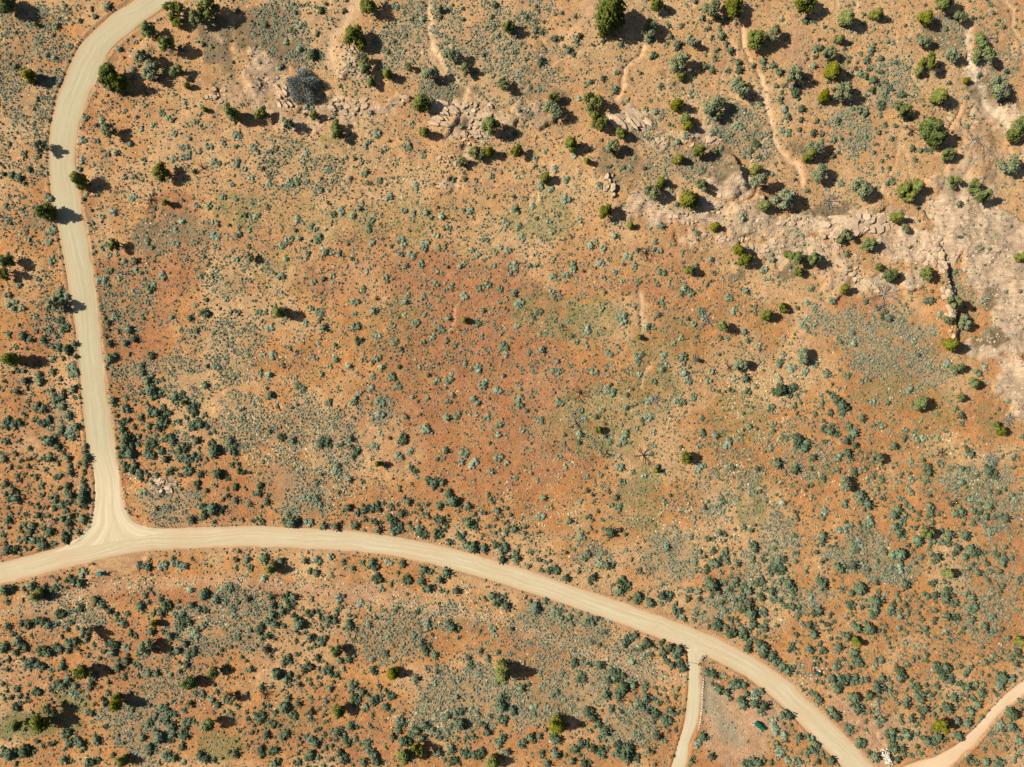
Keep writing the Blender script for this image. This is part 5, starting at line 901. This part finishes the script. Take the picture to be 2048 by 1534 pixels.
# ------------------------------------------------------------------ shrubs
def listed(D):
    out = []
    for (c, r_), s in D.items():
        for q in s.split(';'):
            a, b, r = map(float, q.split()); out.append((c * 512 + a / 4 , (1150 if r_ == 3 else r_ * 384) + b / 4, r))
    return np.array(out)
def away(x, y, r, lim=.15):
    ok = road_sdf(x, y) > lim + r * .35
    return ok
def place_shrubs(D, name, big, small, mat, mat_s, hrange, labelf, cat_, group, fillkey, fill_n, fill_r, stuff_label):
    A = listed(D); A = A[np.argsort(-A[:, 2], kind='stable')]
    w = [on_ground(a, b, .35) for a, b, _ in A]
    x, y, z = (np.array(v) for v in zip(*w)); r = A[:, 2] / 10
    ok = away(x, y, r, -.1); A, x, y, z, r = A[ok], x[ok], y[ok], z[ok], r[ok]
    nb = 296
    meshes = [mesh_np(name, V, F, mat) for V, F in big]
    wd = place_words(A[:nb, :2])
    for i in range(nb):
        o = link(name, meshes[i % len(meshes)] if r[i] > .8 else meshes[(i * 3) % len(meshes)], loc=(x[i], y[i], z[i] - .03))
        o.rotation_euler = (0, 0, random.uniform(0, 6.28)); s = r[i] * 1.15
        o.scale = (s, s * random.uniform(.82, 1.), s * random.uniform(*hrange))
        tag(o, labelf(wd[i], A[i, 2]), cat_, group)
    xs, ys, rs = x[nb:], y[nb:], r[nb:]
    # small ones between them
    n = fill_n; fx, fy = rng.uniform(-108, 108, n), rng.uniform(-83, 83, n)
    dens = layer(fx, fy, fillkey) * sstep(.36, .55, fbm(fx, fy, 4.0, 611 + len(name), 3)) * sstep(.3, .5, fbm(fx, fy, 1.3, 631, 2)) + .05
    dens = dens * (1 - washmask(fx, fy))
    dens = dens * (1.5 if fillkey == 'D' else 1.)
    dens = dens * (1 - layer(fx, fy, 'F')) * (1 - .8 * strip(fx, fy)) * (1 - .6 * layer(fx, fy, 'P'))
    fr = rng.uniform(*fill_r, n) * rng.uniform(.7, 1, n)
    keep = (rng.random(n) < dens) & away(fx, fy, fr, .1)
    fx, fy, fr = fx[keep], fy[keep], fr[keep]
    # thin out where they would sit inside a bigger one
    if len(fx):
        bad = np.zeros(len(fx), bool)
        for k in range(0, len(x), 400):
            d = np.hypot(fx[:, None] - x[None, k:k + 400], fy[:, None] - y[None, k:k + 400]); bad |= (d < r[None, k:k + 400] * .8 + fr[:, None] * .6).any(1)
        fx, fy, fr = fx[~bad], fy[~bad], fr[~bad]
    X_, Y_, R_ = np.r_[xs, fx], np.r_[ys, fy], np.r_[rs * 1.1, fr]
    tn = np.clip(rng.normal(1, .2, len(X_)), .55, 1.5)[:, None] * np.clip(rng.normal(1, .03, (len(X_), 3)), .9, 1.1)
    o = scatter_mesh(name + '_scrub', small, X_, Y_, R_, rng.uniform(*hrange, len(X_)), mat_s, tn)
    tag(o, stuff_label, kind='stuff')
    return np.r_[x, fx], np.r_[y, fy], np.r_[r, fr], len(X_)
lab_d = lambda w, r: fit(['broad' if r > 11.5 else 'rounded'], f"dark sage shrub, {w[0]} {w[1]} {w[2]}")
lab_p = lambda w, r: fit(['spreading' if r > 9.5 else 'loose'], f"pale grey-green shrub, {w[0]} {w[1]} {w[2]}")
dx, dy, dr, nd = place_shrubs(DARK, 'sagebrush', BIGD, SMD, M_dark, M_dark_s, (.75, 1.05), lab_d, 'sagebrush', 'dark sage shrubs', 'D', 42000, (.28, .68), 'lower dark sage scrub between the larger shrubs')
px_, py_, pr_, np_ = place_shrubs(PALE, 'rabbitbrush', BIGP, SMP, M_pale, M_pale_s, (.55, .85), lab_p, 'rabbitbrush', 'pale grey-green shrubs', 'G', 16000, (.22, .52), 'low grey-green scrub between the larger shrubs')

# ------------------------------------------------------------------ tufts, grass and small stones
def tuft4(seed, k=4, tall=.9):
    g = np.random.default_rng(seed); a = np.arange(k) * 2 * np.pi / k + g.normal(0, .3, k); q = g.uniform(.75, 1.2, k)
    V = np.vstack([np.stack([q * np.cos(a), q * np.sin(a), np.full(k, -.1)], 1), [[g.normal(0, .2), g.normal(0, .2), tall]]])
    return V, np.array([(i, (i + 1) % k, k) for i in range(k)])
TUFT = [tuft4(i, 4 + (i & 1), .8 + .1 * i) for i in range(5)]
def scatter(name, n, dens_f, r, h, colours, label, clear=.05, per_cluster=1, shapes=TUFT, sink=.0):
    x, y = rng.uniform(-108, 108, n), rng.uniform(-83, 83, n)
    d = dens_f(x, y); k = (rng.random(n) < d) & (road_sdf(x, y) > clear); x, y = x[k], y[k]
    if per_cluster > 1:
        x = np.repeat(x, per_cluster) + rng.normal(0, .35, len(x) * per_cluster); y = np.repeat(y, per_cluster) + rng.normal(0, .35, len(y) * per_cluster)
        k = road_sdf(x, y) > clear; x, y = x[k], y[k]
    m = len(x); rr = r[0] + (r[1] - r[0]) * rng.random(m) ** 1.25
    c = np.array(colours); w = rng.random((m, 1)); ci = rng.integers(0, len(c) - 1, m)
    t = (c[ci] * (1 - w) + c[ci + 1] * w) * np.clip(rng.normal(1, .15, (m, 1)), .6, 1.4)
    o = scatter_mesh(name, shapes, x, y, rr, rng.uniform(*h, m), M_tint, t, sink)
    tag(o, label, kind='stuff'); return m
cl = lambda x, y, s, a, b, sd: sstep(a, b, fbm(x, y, s, sd, 3))
bare = lambda x, y: (1 - washmask(x, y)) * (1 - .9 * layer(x, y, 'F')) * (1 - .85 * layer(x, y, 'P'))
cnt = {}
TINY = []
for i_ in range(8):
    g_ = np.random.default_rng(1200 + i_); pp = []
    for k_ in range(int(g_.integers(3, 6))):
        V_, F_ = tuft4(1300 + i_ * 9 + k_, 4, g_.uniform(.5, .85)); q_ = g_.uniform(.38, .62); a_ = g_.uniform(0, 6.28); d_ = g_.uniform(.15, .6) if k_ else 0
        pp.append((V_ * (q_, q_, 1) + (d_ * np.cos(a_), d_ * np.sin(a_), 0), F_))
    TINY.append(cat(pp))
cnt['low'] = scatter('low_scrub', 85000, lambda x, y: (.10 + .55 * layer(x, y, 'G') + .30 * layer(x, y, 'D') + .25 * layer(x, y, 'T')) * cl(x, y, 5.0, .25, .6, 741) * cl(x, y, 1.5, .30, .6, 743) * bare(x, y) * (1 - .7 * strip(x, y)) * 1.5, (.20, .48), (.6, 1.0), [(.055, .072, .038), (.105, .125, .072), (.085, .095, .048), (.14, .155, .10), (.06, .08, .045)], 'low grey-green scrub sprinkled over the soil', shapes=TINY, clear=.1)
cnt['grey'] = scatter('grey_tufts', 280000, lambda x, y: (.22 + 1.7 * layer(x, y, 'T')) * cl(x, y, 2.4, .28, .56, 701) * bare(x, y), (.14, .33), (.8, 1.3), [(.095, .112, .075), (.163, .180, .122), (.136, .136, .082)], 'mats of small grey-green tufts over the soil', per_cluster=1)
cnt['straw'] = scatter('straw_grass', 260000, lambda x, y: (.025 + .9 * layer(x, y, 'S') + .35 * strip(x, y)) * cl(x, y, 2.2, .38, .62, 711) * bare(x, y), (.10, .30), (.6, 1.0), [(.36, .29, .165), (.27, .23, .125), (.41, .35, .22)], 'dry straw-coloured bunchgrass clumps')
cnt['dark'] = scatter('dark_tufts', 90000, lambda x, y: (.13 + .5 * layer(x, y, 'M')) * bare(x, y), (.09, .24), (.7, 1.2), [(.048, .054, .031), (.088, .088, .051), (.068, .061, .034)], 'tiny dark tufts dotting the soil')
cnt['green'] = scatter('green_grass', 260000, lambda x, y: (.0 + 1.1 * layer(x, y, 'V')) * cl(x, y, 2.5, .36, .6, 721), (.08, .24), (.3, .6), [(.068, .095, .027), (.122, .150, .048), (.109, .116, .054)], 'short green grass patches')
rockd = lambda x, y: (.006 + .75 * layer(x, y, 'P') * sstep(.45, .62, fbm(x, y, 3.2, 731, 3)))
cnt['rub'] = scatter('rubble', 110000, rockd, (.07, .34), (.35, .9), [(.340, .245, .150), (.422, .313, .204), (.272, .190, .116)], 'loose sandstone rubble', shapes=[tuft4(50 + i, 5, .6) for i in range(4)])
scatter('verge_pebbles', 60000, lambda x, y: .55 * sstep(1.6, .2, road_sdf(x, y)), (.04, .10), (.4, .8), [(.340, .224, .129), (.258, .150, .075), (.408, .313, .204)], 'loose pebbles along the road edges', clear=-.15)
print('tris', sum(len(o.data.polygons) * 1 for o in bpy.data.objects if o.type == 'MESH' and o.get('kind')))
print('counts', cnt, 'dark small', nd, 'pale small', np_)

# ------------------------------------------------------------------ sandstone slabs
def slab_mesh(seed):
    g = np.random.default_rng(seed); k = int(g.integers(5, 8)); a = np.sort(np.arange(k) * 2 * np.pi / k + g.normal(0, .22, k))
    q = g.uniform(.38, .56, k) * (1 + .0 * a); top = np.stack([q * np.cos(a), q * np.sin(a), np.full(k, .5) + g.normal(0, .04, k)], 1)
    mid = top * np.array([1.10, 1.10, 1]); mid[:, 2] = .36; bot = mid * np.array([1.02, 1.02, 1]); bot[:, 2] = -.5
    me = bpy.data.meshes.new('slab'); V = np.vstack([top, mid, bot]); F = [tuple(range(k))]
    for r_ in (0, 1):
        for i in range(k):
            j = (i + 1) % k; F.append((r_ * k + i, (r_ + 1) * k + i, (r_ + 1) * k + j, r_ * k + j))
    me.from_pydata([tuple(v) for v in V], [], F); me.materials.append(M_rock); me.update(); return me
SLABS = [slab_mesh(900 + i) for i in range(12)]
# centre, spread, how many, size m, elongation, bearing deg, spread of bearing, thickness, words
OUT = [
 (436, 190, 26, 14, 12, 1.0, 1.2, 20, 90, .35, 'grey sandstone slabs in the tree shadow at upper left'),
 (566, 190, 26, 24, 20, 1.2, 2.3, -55, 10, .45, 'row of long tilted slabs left of the big grey leafless tree'),
 (530, 150, 34, 28, 14, .9, 1.4, 30, 90, .25, 'scattered pale slabs above the long tilted slabs at upper left'),
 (700, 214, 46, 22, 30, 1.25, 1.4, 10, 60, .4, 'broken tan slabs right of the big grey leafless tree'),
 (640, 232, 30, 10, 10, .9, 1.5, 20, 60, .35, 'short band of slabs under the big grey leafless tree'),
 (699, 118, 16, 28, 14, .8, 1.2, 60, 90, .35, 'small blocks below the bushy juniper by the sandy wash'),
 (884, 228, 26, 26, 26, 2.2, 3.2, -32, 14, .6, 'stack of long tilted beds in a juniper shadow at upper centre'),
 (955, 225, 34, 22, 22, 1.3, 1.3, 10, 90, .5, 'angular blocks right of the long tilted beds at upper centre'),
 (940, 270, 26, 22, 20, 1.3, 1.3, 30, 90, .5, 'loose angular blocks below the forked wash'),
 (905, 322, 34, 14, 26, .7, 1.3, 0, 90, .35, 'small pinkish rubble blocks below the broken blocks'),
 (1262, 242, 36, 16, 24, 2.2, 3.4, -46, 10, .5, 'long tilted yellow slabs between two junipers at upper middle'),
 (1300, 275, 30, 16, 10, .9, 1.5, 20, 90, .3, 'scattered small slabs right of the long yellow slabs'),
 (1222, 368, 12, 26, 14, 1.1, 1.8, 75, 25, .5, 'dark-cracked narrow ledge blocks left of the flat slickrock'),
 (1400, 282, 44, 10, 12, 1.1, 1.8, 10, 40, .3, 'thin layered slabs above the curved striped ledge'),
 (1735, 438, 80, 8, 30, 1.9, 1.5, 8, 30, .4, 'long upper row of pale slabs left of the big slickrock'),
 (1700, 456, 70, 12, 22, 2.4, 1.5, 5, 30, .35, 'broad flat plates below the upper row of pale slabs'),
 (1590, 440, 40, 14, 18, 1.1, 1.6, 30, 90, .35, 'slabs at the left end of the long pale row'),
 (1640, 490, 50, 20, 26, 1.3, 2.3, -38, 20, .4, 'dark-cracked slabs above the pair of ragged junipers'),
 (1708, 548, 22, 16, 18, 1.0, 1.6, 60, 60, .35, 'ring of small slabs right of the ragged junipers'),
 (1762, 572, 40, 12, 16, 1.0, 1.4, 0, 90, .3, 'low slabs under the dense juniper near the bare grey tree'),
 (1862, 505, 26, 30, 44, 1.25, 1.3, 20, 90, .5, 'bright pale blocks on top of the sandstone cliff'),
 (1886, 530, 7, 36, 18, 1.2, 1.4, 80, 40, .7, 'blocks along the cliff lip above its black shadow'),
 (1893, 582, 12, 18, 20, 1.0, 1.4, 50, 90, .7, 'dark tumbled blocks at the foot of the cliff'),
 (1899, 622, 8, 16, 10, 1.4, 2.2, -55, 15, .5, 'narrow wedge of slabs below the tumbled blocks'),
 (1904, 660, 8, 14, 8, .9, 1.5, 60, 30, .5, 'few slabs between the junipers along the right ledge'),
 (1370, 436, 50, 12, 20, .7, 1.4, 20, 90, .3, 'small rubble blocks below the flat slickrock'),
 (1450, 474, 60, 10, 22, .7, 1.4, 0, 90, .3, 'fine rubble band below the round juniper on rock'),
 (1530, 488, 40, 16, 16, .9, 1.6, -20, 60, .35, 'scattered slabs left of the ragged junipers'),
 (334, 970, 20, 18, 20, 1.2, 1.3, 20, 90, .25, 'pale flat slabs above the main gravel road at left'),
 (1450, 420, 30, 10, 10, .9, 1.6, 30, 60, .4, 'slabs under the striped rock above the rubble band'),
]
for cx, cy, rx, ry, n, sz, elong, brg, bs, th, lab in OUT:
    x0, y0, z0 = on_ground(cx, cy)
    root = bpy.data.objects.new('rock_outcrop', None); COL.objects.link(root); root.location = (x0, y0, z0)
    tag(root, lab, 'rock outcrop', 'sandstone outcrops')
    for k in range(n):
        for _try in range(8):
            a, q = random.uniform(0, 6.283), math.sqrt(random.random())
            px, py = cx + rx * q * math.cos(a), cy + ry * q * math.sin(a)
            break
        x, y, z = on_ground(px, py)
        s = sz * (.8 if cx < 1100 else .95) * random.choice((.4, .6, .8, 1.0, 1.3)) * random.uniform(.8, 1.1)
        o = link('slab', random.choice(SLABS), root, (x - x0, y - y0, z - z0 + th * random.uniform(-.05, .3)))
        t = th * random.uniform(.6, 1.3)
        o.scale = (s * math.sqrt(elong), s / math.sqrt(elong), t)
        tl = .12 if elong < 2 else .13
        o.rotation_euler = (random.gauss(0, tl), random.gauss(0, tl), math.radians(brg + random.uniform(-bs, bs)))

# ------------------------------------------------------------------ small built things
def box_part(name, parent, sx, sy, sz, loc, mat, bev=.02, rot=0.):
    import bmesh
    bm = bmesh.new(); bmesh.ops.create_cube(bm, size=1.0); bmesh.ops.scale(bm, vec=(sx, sy, sz), verts=bm.verts)
    if bev: bmesh.ops.bevel(bm, geom=bm.edges[:], offset=bev, segments=2, affect='EDGES')
    me = bpy.data.meshes.new(name); bm.to_mesh(me); bm.free(); me.materials.append(mat)
    o = link(name, me, parent, loc); o.rotation_euler = (0, 0, rot); return o
M_green = flat_material('green_paint', (.008, .092, .051), .45, .06)
M_teal = flat_material('weathered_green_paint', (.041, .136, .102), .5, .08)
M_conc = flat_material('concrete', (.286, .258, .224))
M_white = flat_material('white_plastic', (.544, .544, .530), .5, .03)
M_orange = flat_material('orange_conduit', (.510, .088, .020), .5, .05)
M_steel = flat_material('galvanised_steel', (.258, .272, .272), .5, .1)
M_blue = flat_material('blue_plastic', (.027, .068, .306), .5, .05)
M_black = flat_material('black_plastic', (.014, .014, .015), .6, .05)
def thing(name, px, py, label, cat_, rot=0., group=None, dz=0.):
    x, y, z = on_ground(px, py, .0)
    r = bpy.data.objects.new(name, None); COL.objects.link(r); r.location = (x, y, z + dz); r.rotation_euler = (0, 0, rot)
    return tag(r, label, cat_, group)
def cabinet(px, py, w, d, h, rot, label, mat, group='green utility cabinets'):
    r = thing('utility_cabinet', px, py, label, 'utility cabinet', rot, group)
    box_part('pad', r, w + .25, d + .25, .12, (0, 0, .05), M_conc)
    box_part('housing', r, w, d, h - .1, (0, 0, .1 + (h - .1) / 2), mat)
    lid = box_part('lid', r, w + .06, d + .06, .07, (0, 0, h + .045), mat)
    box_part('latch', r, .12, .05, .10, (0, -d / 2 - .035, h * .7), M_steel, .005)
    return r
cabinet(1513.5, 1446.5, .95, .75, .85, math.radians(-38), 'upper of two green metal cabinets at the edge of the bare clearing', M_green)
cabinet(1522, 1454, .85, .6, .75, math.radians(-38), 'lower of two green metal cabinets at the edge of the bare clearing', M_green)
cabinet(1634, 1346, .75, .5, .7, math.radians(-50), 'green metal cabinet inside the orange conduit loop by the main road', M_green)
cabinet(203.5, 1146, .85, .75, 1.0, math.radians(-4), 'weathered green cabinet below the road junction', M_teal)
def marker(px, py, label, h=.9, w=.16, dz=0, mat=None):
    r = thing('marker_post', px, py, label, 'marker post', random.uniform(-.5, .5), 'white marker posts')
    box_part('post', r, w, .08, h, (0, 0, h / 2 - .05), mat or M_white, .015)
    box_part('cap', r, w + .05, .12, .06, (0, 0, h - .02), mat or M_white, .01)
    return r
marker(1503.5, 1446, 'white pedestal post left of the two green cabinets', .75, .30)
marker(1636.5, 1339.5, 'white pedestal post above the orange conduit loop', .8, .34)
marker(220.5, 1141.5, 'pale blue-white post right of the weathered green cabinet', 1.0, .12)
marker(182, 1162, 'white post standing left below the weathered green cabinet', 1.1, .22)
marker(1370, 1296, 'short white post at the upper left corner of the side track mouth', .6, .14)
marker(1409, 1310.5, 'short white post beside the grey culvert at the side track mouth', .6, .14)
x, y, z = on_ground(251, 1133)
r = thing('survey_flag', 251, 1133.5, 'small blue survey flag on the soil below the main road', 'survey flag')
link('stake', mesh_np('stake', *tube((0, 0, -.05), (0, 0, .6), .012, .012, 5), M_steel), r)
box_part('flag', r, .26, .02, .34, (.13, 0, .45), M_blue, .004)
# orange conduit loop
P = [(1621, 1334), (1622, 1344), (1625, 1349), (1630, 1352), (1635, 1352.5), (1638.5, 1350), (1640, 1345), (1639, 1341), (1634, 1338.5)]
Q = []
for k, (a, b) in enumerate(P):
    x, y, z = on_ground(a, b); Q.append((x, y, z + .10 + .25 * (3 < k < 8)))
Q = smooth(np.array(Q), 5)
o = link('orange_conduit', mesh_np('orange_conduit', *path(list(Q), .065, .065, 7), M_orange)); tag(o, 'orange plastic conduit curled round the green cabinet by the road', 'conduit')
# row of white stones
ys = [680, 720, 755, 793, 828, 862, 907, 945, 985, 1013, 1048, 1077, 1115, 1150, 1183, 1215, 1245, 1280, 1315, 1350, 1388]
xs = [467, 465, 463, 460, 456, 452, 450, 448, 448, 447, 446, 444, 442, 436, 433, 430, 427, 421, 413, 408, 405]
def stone_mesh(seed, mat):
    g = np.random.default_rng(seed); V, F = blob(np.zeros(3), .5, g, .8); V = V * g.uniform(.85, 1.15, (len(V), 1)); return mesh_np('stone', V, F, mat)
M_wst = flat_material('whitewash', (.530, .517, .490), .8, .05)
WS = [stone_mesh(40 + i, M_wst) for i in range(4)]
ordn = ['first', 'second', 'third', 'fourth', 'fifth', 'sixth', 'seventh', 'eighth', 'ninth', 'tenth', 'eleventh', 'twelfth', 'thirteenth', 'fourteenth', 'fifteenth', 'sixteenth', 'seventeenth', 'eighteenth', 'nineteenth', 'twentieth', 'last']
for k, (a, b) in enumerate(zip(xs, ys)):
    x, y, z = on_ground(1340 + a / 6.97, 1260 + b / 6.97)
    o = link('white_stone', WS[k % 4], loc=(x, y, z + .06)); s = .20 if k not in (0, 20) else .16
    o.scale = (s * 1.35, s * 1.35, s * 1.5); o.rotation_euler = (0, 0, k * 1.7)
    tag(o, f'small white stone, {ordn[k]} from the top of the row along the side track', 'white stone', 'row of white stones along the side track')
# street sign and culvert at the mouth of the side track
r = thing('street_sign', 1370.5, 1324, 'street name sign on a post at the left of the side track mouth', 'street sign')
link('post', mesh_np('post', *tube((0, 0, -.1), (0, 0, 2.1), .04, .04, 8), M_steel), r)
box_part('name_blade', r, .9, .03, .2, (0, 0, 2.22), M_green, .004, .5); box_part('name_blade', r, .9, .03, .2, (0, 0, 2.45), M_green, .004, 2.07)
r = thing('culvert', 1405.5, 1316.5, 'short corrugated grey culvert end at the right of the side track mouth', 'culvert', math.radians(58))
cv = [tube((-.5 + .1 * k, 0, .08), (-.4 + .1 * k, 0, .08), .17 if k % 2 else .20, .20 if k % 2 else .17, 12) for k in range(10)]
link('pipe', mesh_np('pipe', *cat(cv), flat_material('dull_steel', (.10, .11, .12), .6)), r)
for j, (a, b, l) in enumerate([(1369.5, 1313, 'upper red sandstone block at the side track mouth'), (1370, 1320, 'lower red sandstone block at the side track mouth'), (362, 1311, 'flat pinkish stone right of the greyish juniper at lower left'), (348, 1318, 'smaller flat pinkish stone left of its twin at lower left')]):
    x, y, z = on_ground(a, b); me = SLABS[j].copy(); me.materials[0] = flat_material('pink_stone', (.374, .204, .129)) if j > 1 else flat_material('red_stone', (.340, .136, .075))
    o = link('flat_stone', me, loc=(x, y, z + .08)); o.scale = (.510, .340, .170) if j > 1 else (.476, .612, .340); tag(o, l, 'stone', 'single stones')
# weathered panel on legs, wire cage
r = thing('metal_rack', 1167.5, 1482.5, 'narrow pale metal rack standing in sage near the bottom edge', 'metal rack', math.radians(8))
for s_ in (-.17, .17): box_part('side_rail', r, .05, .95, .05, (s_, 0, .45), M_steel, .008)
for k in range(5): box_part('cross_bar', r, .30, .09, .03, (0, -.42 + k * .21, .45), M_white, .006)
for sx_ in (-.17, .17):
    for sy_ in (-.43, .43): box_part('leg', r, .04, .04, .46, (sx_, sy_, .2), M_steel, .006)
r = thing('wire_cage', 102.5, 1043.5, 'square wire cage half hidden in the dense sage left of the road', 'wire cage', math.radians(20))
for k in range(4):
    c_, s_ = math.cos(k * math.pi / 2), math.sin(k * math.pi / 2)
    box_part('post', r, .05, .05, .7, (.5 * (c_ - s_), .5 * (s_ + c_), .33), M_steel, .006)
    for zz in (.3, .65): box_part('rail', r, 1.0, .045, .045, (-.5 * s_, .5 * c_, zz), M_steel, .006, k * math.pi / 2)
for k in range(5): box_part('mesh_bar', r, .02, .98, .02, (-.4 + .2 * k, 0, .68), M_steel, .003)
# white rock pile
cx, cy = 1773, 1514; x0, y0, z0 = on_ground(cx, cy)
root = bpy.data.objects.new('rock_pile', None); COL.objects.link(root); root.location = (x0, y0, z0)
tag(root, 'heap of white rocks beside the main road at the lower right', 'rock pile')
WR = [stone_mesh(60 + i, M_rockw) for i in range(5)]
ax = math.radians(-62)
for k in range(130):
    u, v = random.gauss(0, 1) * .85, random.gauss(0, .45); u = max(-1.8, min(1.8, u)); v = max(-.75, min(.75, v))
    x, y = x0 + u * math.cos(ax) - v * math.sin(ax), y0 + u * math.sin(ax) + v * math.cos(ax)
    s = random.uniform(.22, .5); hh = max(0, .85 * (1 - (u / 1.9) ** 2) * (1 - (v / .95) ** 2)) * random.uniform(.5, 1)
    o = link('rock', WR[k % 5], root, (x - x0, y - y0, float(ground_z(x, y)) - z0 + hh)); o.scale = (s, s * .8, s * .75); o.rotation_euler = (random.random() * 3, random.random() * 3, random.random() * 6)
# little line of stones below the two-lobed juniper
root = bpy.data.objects.new('stone_line', None); COL.objects.link(root); x0, y0, z0 = on_ground(207, 196); root.location = (x0, y0, z0)
tag(root, 'curved line of pale stones below the dark juniper beside the road bend', 'stone line')
PS = [stone_mesh(80 + i, M_rock) for i in range(3)]
for k in range(12):
    t = k / 11; a, b = 210 - 1 * t - 8 * t * t, 184 + 26 * t; x, y, z = on_ground(a, b)
    o = link('stone', PS[k % 3], root, (x - x0, y - y0, z - z0 + .05)); o.scale = (.218, .177, .136); o.rotation_euler = (0, 0, k)
# black burnt stump left of the track
r = thing('burnt_stump', 1314, 1454, 'small black burnt stump with a forked limb left of the side track', 'stump')
link('stump', mesh_np('stump', *path([(-.1, 0, -.1), (0, 0, .2), (.238, .034, .170), (.8, -.05, .2)], .12, .04, 6), M_burnt), r)
link('limb', mesh_np('limb', *path([(0, 0, .15), (.068, .170, .204), (.102, .340, .170)], .06, .02, 5), M_burnt), r)
